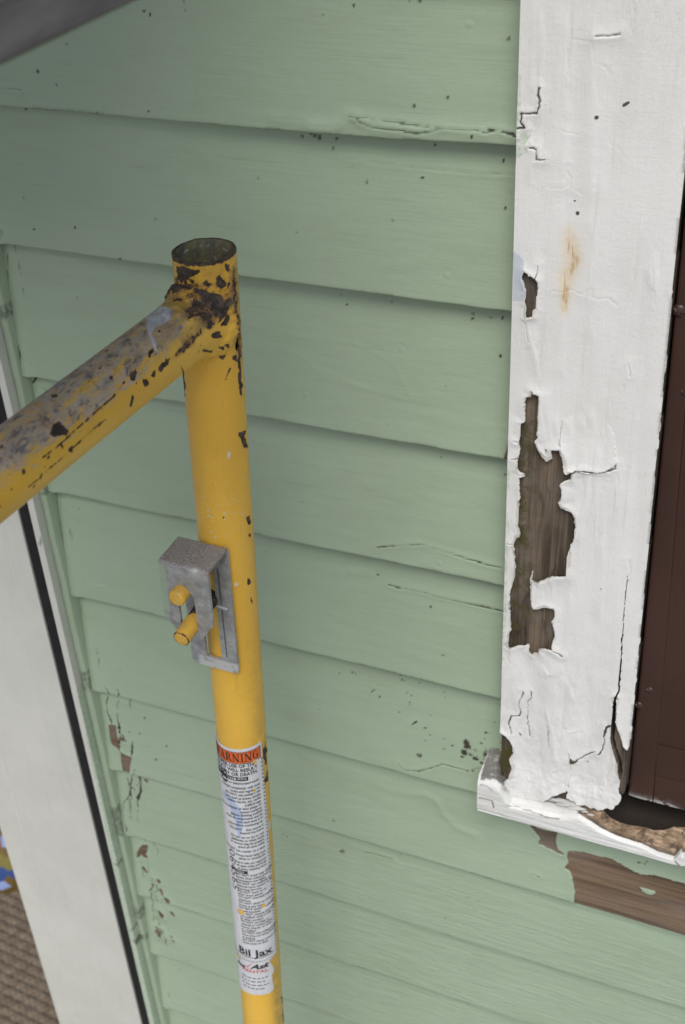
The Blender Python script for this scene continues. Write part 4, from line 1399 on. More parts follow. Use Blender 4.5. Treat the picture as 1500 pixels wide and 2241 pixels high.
def tube_marks(P, Nn, seed, along, ang, rail):
    ix, iy = toimg(P)
    facing = np.einsum('ij,ij->i', Nn, -P) > 0.0
    rust = np.zeros(len(ix))
    worn = np.zeros(len(ix))
    white = np.zeros(len(ix))
    for q in CHIPS:
        xs = [p[0] for p in q]
        ys = [p[1] for p in q]
        k = np.nonzero(facing & (ix > min(xs) - 8) & (ix < max(xs) + 8) & (iy > min(ys) - 8) & (iy < max(ys) + 8))[0]
        if not len(k):
            continue
        gx = ix[k] + 9 * fbm(ix[k] * 0.09, iy[k] * 0.09, 47, 4)
        gy = iy[k] + 9 * fbm(ix[k] * 0.09, iy[k] * 0.09, 48, 4)
        d = dpoly(gx, gy, q, True)
        sd = np.where(inpoly(gx, gy, q), d, -d)
        big = (max(xs) - min(xs)) * (max(ys) - min(ys)) > 1500
        rust[k] = np.maximum(rust[k], sstep(-3.0, 1.8, sd) * (0.53 if big else 0.95))
        if big:
            worn[k] = np.maximum(worn[k], sstep(-10, 6, sd + 10 * fbm(ix[k] * 0.05, iy[k] * 0.05, 49, 3)))
    for q, w, s in RUSTLINES:
        k = np.nonzero(facing)[0]
        d = dpoly(ix[k], iy[k], q)
        rust[k] = np.maximum(rust[k], s * np.exp(-(d / w / 1.6) ** 2) * (0.45 + 0.75 * vn(ix[k] * 0.11, iy[k] * 0.11, 44)))
    for q in WHITE_P:
        d = dpoly(ix, iy, q, True)
        white = np.maximum(white, facing * np.where(inpoly(ix, iy, q), sstep(0, 2, d) * (0.5 + 0.6 * vn(ix * 0.16, iy * 0.03, 46)), 0))
    # the unseen side gets the same kind of wear
    other = ~facing
    rust = np.where(other, np.maximum(rust, sstep(0.20, 0.34, fbm(along * 70, ang * 5, seed, 4))), rust)
    return rust, white, worn


def post(zt, zbm, name, parent, marks=True, ax=axis_x, ay=AY, hole=True):
    if marks:
        Vz = np.concatenate([np.linspace(zbm, -1.27, 60)[:-1], np.arange(-1.27, -0.70, 0.0022), np.arange(-0.70, -0.47, 0.0016), np.arange(-0.47, zt + 1e-6, 0.0009)])
        Vz[-1] = zt
        U = np.linspace(-math.pi, math.pi, 133)
    else:
        Vz = np.linspace(zbm, zt, 90)
        U = np.linspace(-math.pi, math.pi, 49)
    A_, B_ = np.meshgrid((U[1:] + U[:-1]) / 2, (Vz[1:] + Vz[:-1]) / 2, indexing='ij')
    msk = np.ones(A_.shape, bool)
    if hole:
        msk &= ~((((A_ - math.radians(2)) * RT / 0.0052) ** 2 + ((B_ + 0.3985) / 0.0056) ** 2) < 1)

    def fn(u, v):
        dent = 0.0005 * fbm(u * 2.0 + 9, v * 20, 161, 3)
        lip = 0.0006 * np.exp(-((zt - v) / 0.004) ** 2) * fbm(u * 4, v * 0, 162, 3)
        r = RT + dent * 0.6 + lip
        N = np.stack([np.cos(u), np.sin(u), u * 0], 1)
        v2 = v - 0.0010 * np.exp(-((zt - v) / 0.004)) * (fbm(u * 3, v * 0, 163, 3) + 0.2)
        return np.stack([ax(v) + r * N[:, 0], ay + r * N[:, 1], v2], 1), N
    V, Fq, src, uu, vv = sheet(U, Vz, msk, fn, 0.0024, 2)
    P0, N0 = fn(uu, vv)
    if marks:
        rust, white, worn = tube_marks(P0, N0, 171, vv, uu, False)
    else:
        rust, white, worn = sstep(0.2, 0.34, fbm(vv * 70, uu * 5, 172, 4)), uu * 0, uu * 0
    rim = np.exp(-((zt - vv) / 0.0022) ** 2) * (0.85 + 0.5 * fbm(uu * 6, vv * 200, 173, 3))
    rust = np.maximum(rust, rim)
    rust = np.maximum(rust, 0.36 * np.exp(-((vv + 0.352) / 0.02) ** 2))
    scuff = 0.02 + 0.20 * vn(uu * 1.2, vv * 9, 174) * sstep(-0.3, 0.3, uu + 0.4)
    grime_shade = 0.12 * vn(uu * 1.5, vv * 12, 175) + 0.55 * np.exp(-((uu + 0.25) / 0.3) ** 2) * sstep(-0.6, -0.9, vv) + 0.4 * sstep(-0.30, -0.36, vv) * sstep(-0.42, -0.36, vv)
    grime_shade = grime_shade + 0.8 * worn
    fleck = 0.10 + 0.9 * np.exp(-((vv + 0.545) / 0.03) ** 2)
    n = len(uu)
    at = {'rust': rust, 'white': white, 'scuff': scuff, 'grime_shade': grime_shade, 'fleck': fleck, 'along': vv, 'around': uu * RT}
    at = {k: a[src] for k, a in at.items()}
    o = mesh(name, V, Fq, M_YEL, parent, attrs=at, angle=50)
    o.data.materials.append(M_INS)
    # the inner wall gets the dirty lining
    nf = int(msk.sum())
    mi = np.zeros(len(Fq), np.int32)
    mi[nf:2 * nf] = 1
    if len(o.data.polygons) == len(Fq):
        o.data.polygons.foreach_set('material_index', mi)
    return o


leg = post(-0.332, -CZ, 'leg_tube', scaf)

# top rail, welded to the leg
RD = np.array([-0.0769, -0.99704, 0.0])
RP = np.array([axis_x(-0.3765), AY, -0.3765])
RS = np.array([RD[1] * -1.0, RD[0], 0.0])      # sideways
RS = np.array([0.99704, -0.0769, 0.0])
Lr = 1.36
Vl = np.concatenate([np.arange(0.004, 0.30, 0.0011), np.linspace(0.30, Lr, 90)[1:]])
U = np.linspace(-math.pi, math.pi, 133)


def rail_fn(u, v):
    ca, sa = np.cos(u), np.sin(u)
    vs_ = np.sqrt(np.maximum(RT ** 2 - (RT * ca) ** 2, 0))          # where the leg's surface is met
    dv_ = np.maximum(v - vs_, 0)
    weld = 0.0070 * np.exp(-dv_ / 0.0075) * (0.9 + 0.35 * fbm(u * 6, v * 160, 181, 3)) + 0.0016 * np.exp(-((dv_ - 0.0055) / 0.0022) ** 2) * (0.55 + 0.45 * np.sin(u * 26 + 2 * fbm(u * 5, v * 0, 183, 2)))
    r = RT + weld + 0.0004 * fbm(u * 2, v * 18, 182, 3)
    N = ca[:, None] * RS + sa[:, None] * np.array([0, 0, 1.0])
    return RP + RD * v[:, None] + N * r[:, None], N


V, Fq, src, uu, vv = sheet(U, Vl, np.ones((len(U) - 1, len(Vl) - 1), bool), rail_fn, 0.0024, 0, False)
P0, N0 = rail_fn(uu, vv)
Fq = Fq[:, ::-1]
rust, white, worn = tube_marks(P0, N0, 191, vv, uu, True)
upf = N0[:, 2]
scuff = sstep(-0.05, 0.75, upf + 0.25 * fbm(uu * 1.5, vv * 12, 192, 3)) * (0.75 + 0.5 * vn(uu * 2, vv * 14, 193)) * sstep(0.015, 0.06, vv)
rust = np.maximum(rust, 0.30 * sstep(0.2, 0.9, upf) * sstep(0.07, 0.02, vv))
rust = np.maximum(rust, 0.5 * np.exp(-((vv - 0.018) / 0.010) ** 2) * sstep(0.0, 0.5, upf) * 1.5)
zone = np.exp(-((upf - 0.05) / 0.35) ** 2) + 0.5 * sstep(0.0, 0.4, upf)
rust = np.maximum(rust, sstep(0.24, 0.30, fbm(vv * 150, uu * RT * 210, 194, 3)) * zone)
rust = np.maximum(rust, 0.7 * sstep(0.17, 0.26, fbm(vv * 130, uu * RT * 190, 195, 4)) * np.exp(-(vv / 0.075) ** 2) * sstep(-0.1, 0.4, upf))
grime_shade = sstep(0.1, 0.8, upf) * (0.25 + 0.9 * np.exp(-(vv / 0.07) ** 2))
grime_shade = grime_shade + 0.8 * worn
at = {'rust': rust, 'white': white, 'scuff': scuff, 'grime_shade': grime_shade, 'fleck': 0.15 * sstep(0, 0.5, upf), 'along': vv, 'around': uu * RT}
rail = mesh('top_rail', V, Fq, M_YEL, scaf, attrs={k: a[src] for k, a in at.items()}, angle=60)
far = RP + RD * Lr
post(-0.332, -CZ, 'leg_tube', scaf, False, lambda v: far[0] - 0.047 * (-0.332 - v), far[1], False)

# studs (pins) the bracket hangs on
q = wl((385, 1312), 0.6175)
SX1 = np.array([q[0], 0.6175, q[2]])
q = wl((396, 1400), 0.612)
SX2 = np.array([q[0], 0.612, q[2]])
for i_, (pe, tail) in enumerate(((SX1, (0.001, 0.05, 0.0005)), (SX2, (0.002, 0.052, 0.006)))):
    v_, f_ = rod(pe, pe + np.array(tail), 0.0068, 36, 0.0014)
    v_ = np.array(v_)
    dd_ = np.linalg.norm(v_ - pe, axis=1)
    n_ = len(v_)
    ru = (0.62 if i_ else 0.3) * np.exp(-((dd_ - 0.0064) / 0.0009) ** 2) * (1.0 + 0.9 * fbm(v_[:, 0] * 300, v_[:, 2] * 300, 201, 2)) + 0.75 * sstep(0.628, 0.636, v_[:, 1])  # rusty rim at the end; rear darkened to paint in its shadow
    at = {'rust': ru, 'white': np.zeros(n_), 'scuff': np.full(n_, 0.42), 'grime_shade': 0.28 + 0.35 * sstep(0.62, 0.65, v_[:, 1]), 'fleck': np.full(n_, 0.8), 'along': v_[:, 1], 'around': v_[:, 0]}  # even grime, plus shadow painted towards the rear
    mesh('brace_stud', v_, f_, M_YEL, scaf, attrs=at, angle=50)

# locking bracket: one sheet of steel bent over, slotted in both faces
BW, BDEP = 0.0415, 0.0335
LF, LT_, LR_ = 0.068, BDEP, 0.127       # front leg, top, rear lengths along the strip
Ltot = LF + LT_ + LR_
br = 0.003
US_ = np.arange(-BW / 2, BW / 2 + 1e-6, BW / 76)
VS_ = np.linspace(0, Ltot, 420)
UCb, VCb = np.meshgrid((US_[1:] + US_[:-1]) / 2, (VS_[1:] + VS_[:-1]) / 2, indexing='ij')
mb = np.ones(UCb.shape, bool)
# front fork, open slot from the stud hole downwards (v = 0 is the lower tip)
sl = 0.0070
zpin = 0.0385
mb &= ~((np.abs(UCb) < sl) & (VCb < zpin))
mb &= ~((UCb ** 2 + (VCb - zpin) ** 2) < sl ** 2)
ch = 0.017
mb &= ~((BW / 2 - np.abs(UCb)) * 1.55 + VCb < ch)
# rear slot
v0, v1 = LF + LT_ + 0.018, Ltot - 0.0105
inside = (np.abs(UCb) < sl) & (VCb > v0) & (VCb < v1 - 0.004)
inside |= ((np.abs(UCb) < sl) & (VCb >= v1 - 0.004) & (VCb < v1 - 0.004 * (1 - np.sqrt(np.clip(1 - (np.maximum(np.abs(UCb) - sl + 0.004, 0) / 0.004) ** 2, 0, 1)))))
mb &= ~inside
# rounded rear corners
for s_ in (-1, 1):
    cx, cv = s_ * (BW / 2 - 0.004), Ltot - 0.004
    mb &= ~((UCb * s_ > cx * s_) & (VCb > cv) & ((UCb - cx) ** 2 + (VCb - cv) ** 2 > 0.004 ** 2))
BT = np.array([-0.4222, 0.6598, -0.5588])    # middle of the rear top edge
tilt = math.radians(1.9)


def path(v):
    """strip length -> (depth towards the viewer, height), with rounded bends"""
    n = 900
    pts = np.array([(BDEP, -LF), (BDEP, -br)] + [(BDEP - br + br * math.cos(a), -br + br * math.sin(a)) for a in np.linspace(0, math.pi / 2, 8)] +
                   [(br - br * math.sin(a), -br + br * math.cos(a)) for a in np.linspace(0, math.pi / 2, 8)] + [(0, -LR_)])
    s = np.concatenate([[0], np.cumsum(np.hypot(*np.diff(pts, axis=0).T))])
    s = s / s[-1] * Ltot
    y = np.interp(v, s, pts[:, 0])
    z = np.interp(v, s, pts[:, 1])
    e = 1e-4
    ty = np.interp(v + e, s, pts[:, 0]) - np.interp(v - e, s, pts[:, 0])
    tz = np.interp(v + e, s, pts[:, 1]) - np.interp(v - e, s, pts[:, 1])
    L_ = np.hypot(ty, tz) + 1e-12
    return y, z, -tz / L_ * -1, ty / L_ * -1


def brk(u, v):
    y, z, ny, nz = path(v)
    ct, st = math.cos(tilt), math.sin(tilt)
    X = u * ct + z * st
    Z = z * ct - u * st
    P = np.stack([BT[0] + X, BT[1] - y, BT[2] + Z], 1)
    N = np.stack([nz * st, -ny, nz * ct], 1)
    return P, N


V, Fq, src, uu, vv = sheet(US_, VS_, mb, brk, 0.0026, 2)
P0, N0 = brk(uu, vv)
topa = sstep(LF - 0.006, LF + 0.001, vv) * sstep(LF + LT_ + 0.002, LF + LT_ - 0.003, vv)
wht = 1.0 * sstep(Ltot - 0.012, Ltot - 0.009, vv) * sstep(-0.017, -0.012, uu) + 0.9 * np.exp(-((uu - 0.010) / 0.004) ** 2 - ((vv - LF + 0.002) / 0.004) ** 2)
grn = sstep(-BW / 2 + 0.0065 - 0.003 * fbm(vv * 90, uu * 0, 212, 2), -BW / 2 + 0.0045, uu) * sstep(0.018, 0.022, vv) * sstep(LF, LF - 0.004, vv)
dk = np.exp(-(dpoly(uu, vv, [(0.0112, LF + LT_ + 0.02), (0.0118, Ltot - 0.016)]) / 0.0006) ** 2) * 0.9
at = {'top': topa, 'white': wht, 'green': grn, 'dark': dk}
brkt = mesh('locking_bracket', V, Fq, M_GALV, scaf, attrs={k: np.clip(a, 0, 1)[src] for k, a in at.items()}, angle=50)
q0, q1 = wl((474, 1326), 0.652), wl((499, 1334), 0.654)
v_, f_ = rod(q0, q1, 0.0017, 16, 0.0005)
z0 = [0.0] * len(v_)
mesh('locking_pin', v_, f_, M_GALV, brkt, attrs={'top': z0, 'white': z0, 'green': z0, 'dark': z0})

# ------------------------------------------------------------------ labels on the leg
PHI0 = math.radians(-58.2)


SLANT = 0.0105


def onleg(s, z, off, slant=0.0):           # s: metres along the circumference, 0 at the side facing the viewer, right positive
    z = np.asarray(z)
    ph = PHI0 + (np.asarray(s) + slant * (-0.78 - z)) / RT
    r = RT + off
    return np.stack([axis_x(z) + r * np.cos(ph), AY + r * np.sin(ph), z], -1)


def label_patch(name, outline, s0, s1, za, zc, holes, parent, off=0.00065, slant=0.0):
    Us = np.arange(s0, s1 + 1e-6, 0.0007)
    Vs_ = np.arange(za, zc + 1e-6, 0.0011)
    A_, B_ = np.meshgrid((Us[1:] + Us[:-1]) / 2, (Vs_[1:] + Vs_[:-1]) / 2, indexing='ij')
    m = inpoly(A_.ravel(), B_.ravel(), outline).reshape(A_.shape)
    for h in holes:
        m &= ~inpoly(A_.ravel(), B_.ravel(), h).reshape(A_.shape)

    def fn(u, v):
        P_ = onleg(u, v, off, slant)
        N_ = np.stack([np.cos(PHI0 + u / RT), np.sin(PHI0 + u / RT), u * 0], 1)
        return P_, N_
    V, Fq, src, uu, vv = sheet(Us, Vs_, m, fn, 0.0003, 2, 'walls')
    P0, _ = fn(uu, vv)
    ix, iy = toimg(P0)
    bl = inpoly(ix, iy, [(487, 1725), (496, 1735), (502, 1745), (510, 1745), (517, 1760), (527, 1770), (533, 1790), (531, 1812), (527, 1832), (521, 1830), (516, 1800), (507, 1775), (500, 1755), (490, 1742)]) * 0.9
    return mesh(name, V, Fq, M_PAPER, parent, attrs={'blue': bl[src]}, angle=60)


SE = 0.0172                     # right edge of the warning label
ZLT, ZLB = -0.7795, -1.0835
S0 = -0.050


def blob(cx, cz, rx, rz, n=14, seed=0):
    r_ = np.random.default_rng(seed)
    return [(cx + rx * (0.75 + 0.5 * r_.random()) * math.cos(6.283 * k / n), cz + rz * (0.75 + 0.5 * r_.random()) * math.sin(6.283 * k / n)) for k in range(n)]


def s_of(p):                    # photograph point on the leg -> (s, z)
    d = ray(p)
    z = wl(p, 0.665)[2]
    for _ in range(4):
        ax = axis_x(z)
        a = d[0] ** 2 + d[1] ** 2
        b = -2 * (d[0] * ax + d[1] * AY)
        c = ax * ax + AY * AY - RT * RT
        t_ = (-b - math.sqrt(max(b * b - 4 * a * c, 0))) / 2 / a
        z = d[2] * t_
    P_ = d * t_
    return ((math.atan2(P_[1] - AY, P_[0] - axis_x(z)) - PHI0) * RT, z)


holes = []
for (p, rx, rz, sd) in (((558, 1668), .0018, .0035, 1), ((528, 1995), .0042, .0042, 2), ((576, 1980), .0022, .0036, 3), ((557, 1728), .0012, .003, 4), ((502, 1800), .0012, .003, 5)):
    cx, cz = s_of(p)
    cx -= SLANT * (-0.78 - cz)
    holes.append(blob(cx, cz, rx, rz, 12, sd))
out1 = [(S0, ZLT), (SE - 0.0005, ZLT), (SE, ZLT - 0.001), (SE + 0.0008, -0.93), (SE + 0.001, ZLB + 0.007), (SE - 0.001, ZLB + 0.003), (SE - 0.006, ZLB), (S0, ZLB)]
lab = label_patch('warning_label', out1, S0, SE + 0.002, ZLB - 0.002, ZLT + 0.002, holes, leg, slant=SLANT)
out2 = [s_of(p) for p in [(524, 2097), (535, 2098), (560, 2099), (587, 2095), (592, 2106), (599, 2118), (599, 2126), (594, 2132), (597, 2150), (599, 2163), (590, 2172), (566, 2176), (545, 2172), (528, 2160)]]
out2 += [(-0.048, out2[-1][1] - 0.001), (-0.048, out2[0][1])]
lab2 = label_patch('rental_sticker', out2, -0.05, 0.03, -1.150, -1.07, [], leg)

# lettering -------------------------------------------------------
SVAL = holes


class Print:
    """flat print wrapped round the leg: polygons in (s, z) metres"""

    def __init__(s):
        s.V = []
        s.F = []

    def poly(s, pts):
        b = len(s.V)
        s.V += pts
        s.F.append(list(range(b, b + len(pts))))

    def rect(s, x0, z0, x1, z1):
        n = max(1, int((x1 - x0) / 0.002))
        for k in range(n):
            a, c = x0 + (x1 - x0) * k / n, x0 + (x1 - x0) * (k + 1) / n
            s.poly([(a, z0), (c, z0), (c, z1), (a, z1)])

    def build(s, name, m, parent, off, slant=0.0):
        P_ = np.array(s.V)
        keep = []
        for h in holes:
            pass
        if slant:
            hid = np.zeros(len(P_), bool)
            for h in holes:
                hid |= inpoly(P_[:, 0], P_[:, 1], h)
            s.F = [f for f in s.F if not any(hid[i] for i in f)]
        W3 = onleg(P_[:, 0], P_[:, 1], off, slant)
        return mesh(name, W3, s.F, m, parent, smooth=False)


_fc = [None]


def text(pr, string, x, z, size, sx=1.0, bold=0.0, shear=0.0, align='LEFT', rot=0):
    if _fc[0] is None:
        cu = bpy.data.curves.new('lettering', 'FONT')
        ob = bpy.data.objects.new('lettering', cu)
        COL.objects.link(ob)
        _fc[0] = (cu, ob)
    cu, ob = _fc[0]
    cu.body = string
    cu.size = size
    cu.offset = bold * size
    cu.shear = shear
    cu.align_x = align
    cu.resolution_u = 2
    dg = bpy.context.evaluated_depsgraph_get()
    dg.update()
    me = bpy.data.meshes.new_from_object(ob.evaluated_get(dg))
    b = len(pr.V)
    for v in me.vertices:
        a, c = v.co.x * sx, v.co.y
        if rot:
            a, c = c, -a
        pr.V.append((x + a, z + c))
    for p in me.polygons:
        pr.F.append([b + i for i in p.vertices])
    bpy.data.meshes.remove(me)


def serif(pr, ch, x, z, w, h):
    """roman capitals with thick and thin strokes"""
    T, t = 0.24, 0.09

    def st(x0, y0, x1, y1, k):
        pr.poly([(x + (x0 - k / 2) * w, z + y0 * h), (x + (x0 + k / 2) * w, z + y0 * h), (x + (x1 + k / 2) * w, z + y1 * h), (x + (x1 - k / 2) * w, z + y1 * h)])

    def sf(cx, y, k=0.36):
        y0 = 0 if y == 0 else 0.93
        pr.poly([(x + (cx - k / 2) * w, z + y0 * h), (x + (cx + k / 2) * w, z + y0 * h), (x + (cx + k / 2) * w, z + (y0 + 0.07) * h), (x + (cx - k / 2) * w, z + (y0 + 0.07) * h)])

    def arc(cx, cy, rx, ry, a0, a1, k0, k1):
        n = 10
        for i in range(n):
            q = []
            for j, f in ((i, 1), (i + 1, 1), (i + 1, 0), (i, 0)):
                a = math.radians(a0 + (a1 - a0) * j / n)
                k = (k0 + (k1 - k0) * abs(math.cos(a))) * (1 - f)
                q.append((x + (cx + (rx - k) * math.cos(a)) * w, z + (cy + (ry - k * 0.5) * math.sin(a)) * h))
            pr.poly(q)
    if ch == 'A':
        st(0.12, 0, 0.5, 1, t); st(0.86, 0, 0.5, 1, T); sf(0.12, 0); sf(0.86, 0, 0.42)
        pr.poly([(x + 0.25 * w, z + 0.3 * h), (x + 0.75 * w, z + 0.3 * h), (x + 0.72 * w, z + 0.38 * h), (x + 0.28 * w, z + 0.38 * h)])
    elif ch == 'W':
        st(0.22, 0, 0.04, 1, T * .8); st(0.22, 0, 0.45, 1, t); st(0.7, 0, 0.48, 1, T * .8); st(0.7, 0, 0.95, 1, t); sf(0.04, 1); sf(0.95, 1); sf(0.48, 1, .3)
    elif ch == 'R':
        st(0.22, 0, 0.22, 1, T); sf(0.22, 0, 0.44); pr.poly([(x + 0.02 * w, z + 0.93 * h), (x + 0.5 * w, z + 0.93 * h), (x + 0.5 * w, z + h), (x + 0.02 * w, z + h)])
        arc(0.45, 0.75, 0.36, 0.25, -90, 90, 0.09, 0.22); st(0.9, 0, 0.5, 0.5, T); sf(0.9, 0, 0.36)
    elif ch == 'N':
        st(0.14, 0, 0.14, 1, t); st(0.86, 0, 0.86, 1, t); st(0.84, 0, 0.16, 1, T); sf(0.14, 0); sf(0.86, 1); sf(0.1, 1, 0.3)
    elif ch == 'I':
        st(0.5, 0, 0.5, 1, T * 1.5); sf(0.5, 0, 0.9); sf(0.5, 1, 0.9)
    elif ch == 'G':
        arc(0.5, 0.5, 0.46, 0.51, 45, 330, 0.09, 0.24); st(0.82, 0.05, 0.82, 0.45, T * .9)
        pr.poly([(x + 0.58 * w, z + 0.43 * h), (x + 1.0 * w, z + 0.43 * h), (x + 1.0 * w, z + 0.5 * h), (x + 0.58 * w, z + 0.5 * h)])


ban = Print()
zb1, zb0 = ZLT - 0.0040, ZLT - 0.0172
ban.rect(S0 + 0.002, zb0, SE - 0.0022, zb1)
ban.build('warning_banner', M_ORANGE, lab, 0.00085, SLANT)
ink = Print()
for a, b_ in ((zb0 - 0.0006, zb0), (zb1, zb1 + 0.0006)):
    ink.rect(S0 + 0.002, a, SE - 0.0022, b_)
ink.rect(SE - 0.0026, zb0, SE - 0.0021, zb1)
hl, zl_ = 0.0098, zb0 + 0.0018
xx = SE - 0.0048
for ch, w_ in (('G', .0056), ('N', .0058), ('I', .0030), ('N', .0058), ('R', .0056), ('A', .0058), ('W', .0072)):
    xx -= w_
    serif(ink, ch, xx, zl_, w_, hl)
    xx -= 0.0008
z = ZLT - 0.0225
ctr = -0.0040
for ln in ('IMPROPER USE OF THIS', 'PRODUCT WILL RESULT', 'IN INJURY OR DEATH.'):
    text(ink, ln, 0.0105, z, 0.0056, 0.80, 0.022, align='RIGHT')
    z -= 0.0052
z -= 0.0003
# black heading bar, white letters left open
bar_r = ctr + 0.0055
ink.rect(-0.036, z - 0.0006, -0.018, z + 0.0040)
ink.rect(bar_r - 0.0016, z - 0.0006, bar_r, z + 0.0040)
ink.rect(-0.018, z + 0.0034, bar_r - 0.0016, z + 0.0040)
ink.rect(-0.018, z - 0.0006, bar_r - 0.0016, z + 0.0002)
text(ink, 'SAFETY RULES', bar_r - 0.002, z + 0.0004, 0.0042, 0.75, 0.03, align='RIGHT')
z -= 0.0052
body = ['damaged or deteriorated equip-', '', 'Comply completely with local', 'codes and regulations.', 'DO NOT use unstable ob-', 'jects such as boxes, bricks,', 'hollow blocks, etc. under', 'scaffold legs.', 'Use screwjacks or base plates on', 'uneven surfaces.', 'Before climbing scaffold', 'check all components and be', 'sure each level is in', 'place before continuing up.', '', 'DO NOT    lean outward',
        'beyond the frame', '', 'Do not use on icy or wet', 'platforms, or when winds', 'or storms may be present.', 'guard all open sides.', '', 'DO NOT use a ladder on a deck', '', 'Always level using base', 'plates or screwjacks.', '', 'Guard rails are required', 'on all open sides and ends', 'of every working level.']
lh = 0.00445
sr = np.random.default_rng(5)
for ln in body:
    if ln:
        text(ink, ln, SE - 0.0055, z, 0.0043, 0.70, 0.012, align='RIGHT')
    z -= lh if ln else lh * 0.35
z -= 0.0005
ink.rect(-0.024, z - 0.0004, -0.021, z + 0.0036)
ink.rect(-0.010, z - 0.0004, -0.0065, z + 0.0036)
ink.rect(-0.021, z + 0.0030, -0.010, z + 0.0036)
ink.rect(-0.021, z - 0.0004, -0.010, z + 0.0002)
text(ink, 'NOTICE', -0.0195, z + 0.0004, 0.0038, 0.8, 0.03)
z -= 0.0040
zstop = ZLB + 0.030
kk = 0
full = SE - 0.005
fz = Print()
small = ['DO NOT erect near electric', 'power lines unless proper', 'precautions are taken.', 'DO NOT use scaffolds as', 'material hoist towers or for', 'mounting derricks.', 'DO NOT work on or', 'under loose planks.', 'DO NOT overload scaffold', 'members.', 'DO NOT climb on cross', 'braces at any time.', 'DO NOT cantilever platforms',
         'or side brackets.', 'DO NOT remove any parts of', 'the scaffold while in use', 'by other workers.', 'DO NOT use bent or', 'cracked or rusted tubes,', 'frames, braces, or locks', 'or couplers.', 'DO NOT ride rolling towers', 'when they are being moved', 'or pushed.', 'DO NOT move towers with', 'loose tools on deck.', 'DO NOT force braces to fit,', 'level the legs until easy.', 'Inspect daily before use.']
for i_, ln in enumerate(small):
    if z < zstop:
        break
    tgt = ink if ln.startswith('DO NOT') else fz
    text(tgt, ln, -0.0185, z, 0.0042, 0.76 if len(ln) > 20 else 0.74, 0.014)
    z -= 0.00415
# maker's name row, border dots and serial numerals
zj = ZLB + 0.0118
text(ink, 'Bil Jax', SE - 0.0075, zj, 0.0150, 0.95, 0.022, align='RIGHT')
ink.rect(-0.040, zj - 0.0026, SE - 0.004, zj - 0.0018)
for k in range(58):
    zz_ = zb0 - 0.003 - k * 0.00485
    if zz_ > ZLB + 0.007:
        ink.poly([(SE - 0.0019 + 0.0006, zz_ - 0.0009), (SE - 0.0003 + 0.0002, zz_), (SE - 0.0019 + 0.0006, zz_ + 0.0009), (SE - 0.0027, zz_)])
for k in range(24):
    s_ = SE - 0.005 - k * 0.0026
    ink.rect(s_ - 0.0008, ZLB + 0.0030, s_ + 0.0005, ZLB + 0.0040)
text(ink, '50', -0.0245, -0.806, 0.0105, 1.9, -0.012, rot=1)
text(ink, '064565', -0.0245, -0.915, 0.0105, 1.9, -0.012, rot=1)
ink.build('lettering', M_INK, lab, 0.00105, SLANT)
fz.build('small_print', M_GREYINK, lab, 0.00105, SLANT)['kind'] = 'stuff'
# rental sticker print
c1 = s_of((588, 2112))
rk = Print()
text(rk, 'Just', s_of((537, 2112))[0] , s_of((537, 2117))[1] , 0.0085, 0.85, 0.03, 0.35, align='RIGHT')
text(rk, 'Ask', s_of((550, 2118))[0], s_of((565, 2119))[1], 0.0105, 1.05, 0.035, 0.4)
rk.build('dark_lettering', M_INK, lab2, 0.00105)
rr_ = Print()
a_, b_ = s_of((541, 2113)), s_of((556, 2106))
rr_.poly([(a_[0] - 0.001, a_[1] + 0.001), (a_[0] + 0.0012, a_[1] - 0.0014), (b_[0] + 0.001, b_[1] + 0.0028), (a_[0] + 0.0010, a_[1] + 0.0006)])
text(rr_, 'RENTAL', s_of((587, 2120))[0], s_of((565, 2128))[1], 0.0060, 1.25, 0.02, align='RIGHT')
rr_.build('red_lettering', M_REDINK, lab2, 0.00105)
gl = Print()
for k, (w0, w1) in enumerate(((-0.020, 0.008), (-0.022, 0.004), (-0.021, 0.0075), (-0.020, 0.003))):
    zz_ = s_of((560, 2141 + k * 7.5))[1]
    x_ = w0
    while x_ < w1:
        w_ = sr.uniform(0.002, 0.005)
        gl.rect(x_, zz_, min(x_ + w_, w1), zz_ + 0.0013)
        x_ += w_ + 0.0013
gl.build('small_print', M_GREYINK, lab2, 0.00105)
bpy.data.objects.remove(_fc[0][1])

# ------------------------------------------------------------------ plank of the scaffold close to the lens
plank = root('scaffold_plank', 'blurred dark grey metal scaffold plank at the top left corner, close to the lens', 'plank', (-0.30, 0.2, -0.09))
kd = 1.278
prof = [(-0.220, -0.090), (-0.218, -0.088), (-0.218, -0.074), (-0.221, -0.071), (-0.226, -0.070), (-0.228, -0.067), (-0.228, -0.050), (-0.224, -0.047), (-0.224, -0.040), (-0.228, -0.037), (-0.37, -0.037), (-0.37, -0.090)]
prof = [(kd * a, kd * b) for a, b in prof]
ys_ = np.linspace(0.22, 0.50, 60)
V = np.concatenate([np.stack([np.full(60, px_), ys_, np.full(60, pz_)], 1) for px_, pz_ in prof])
np_ = len(prof)
Fs = [[int(i) for i in q] for q in grid_faces(np_, 60)] + [[i * 60 + j for j in (0, 1)] + [((i + 1) % np_) * 60 + j for j in (1, 0)] for i in (np_ - 1,) for _ in (0,)]
Fs = []
for i in range(np_):
    for j in range(59):
        a, b_ = i * 60 + j, ((i + 1) % np_) * 60 + j
        Fs.append([a, b_, b_ + 1, a + 1])
Fs += [[i * 60 for i in range(np_)], [i * 60 + 59 for i in range(np_)][::-1]]
mesh('plank_body', V, Fs, M_PLANK, plank, angle=30)

# ------------------------------------------------------------------ ribbed mat and bright bag on the porch floor


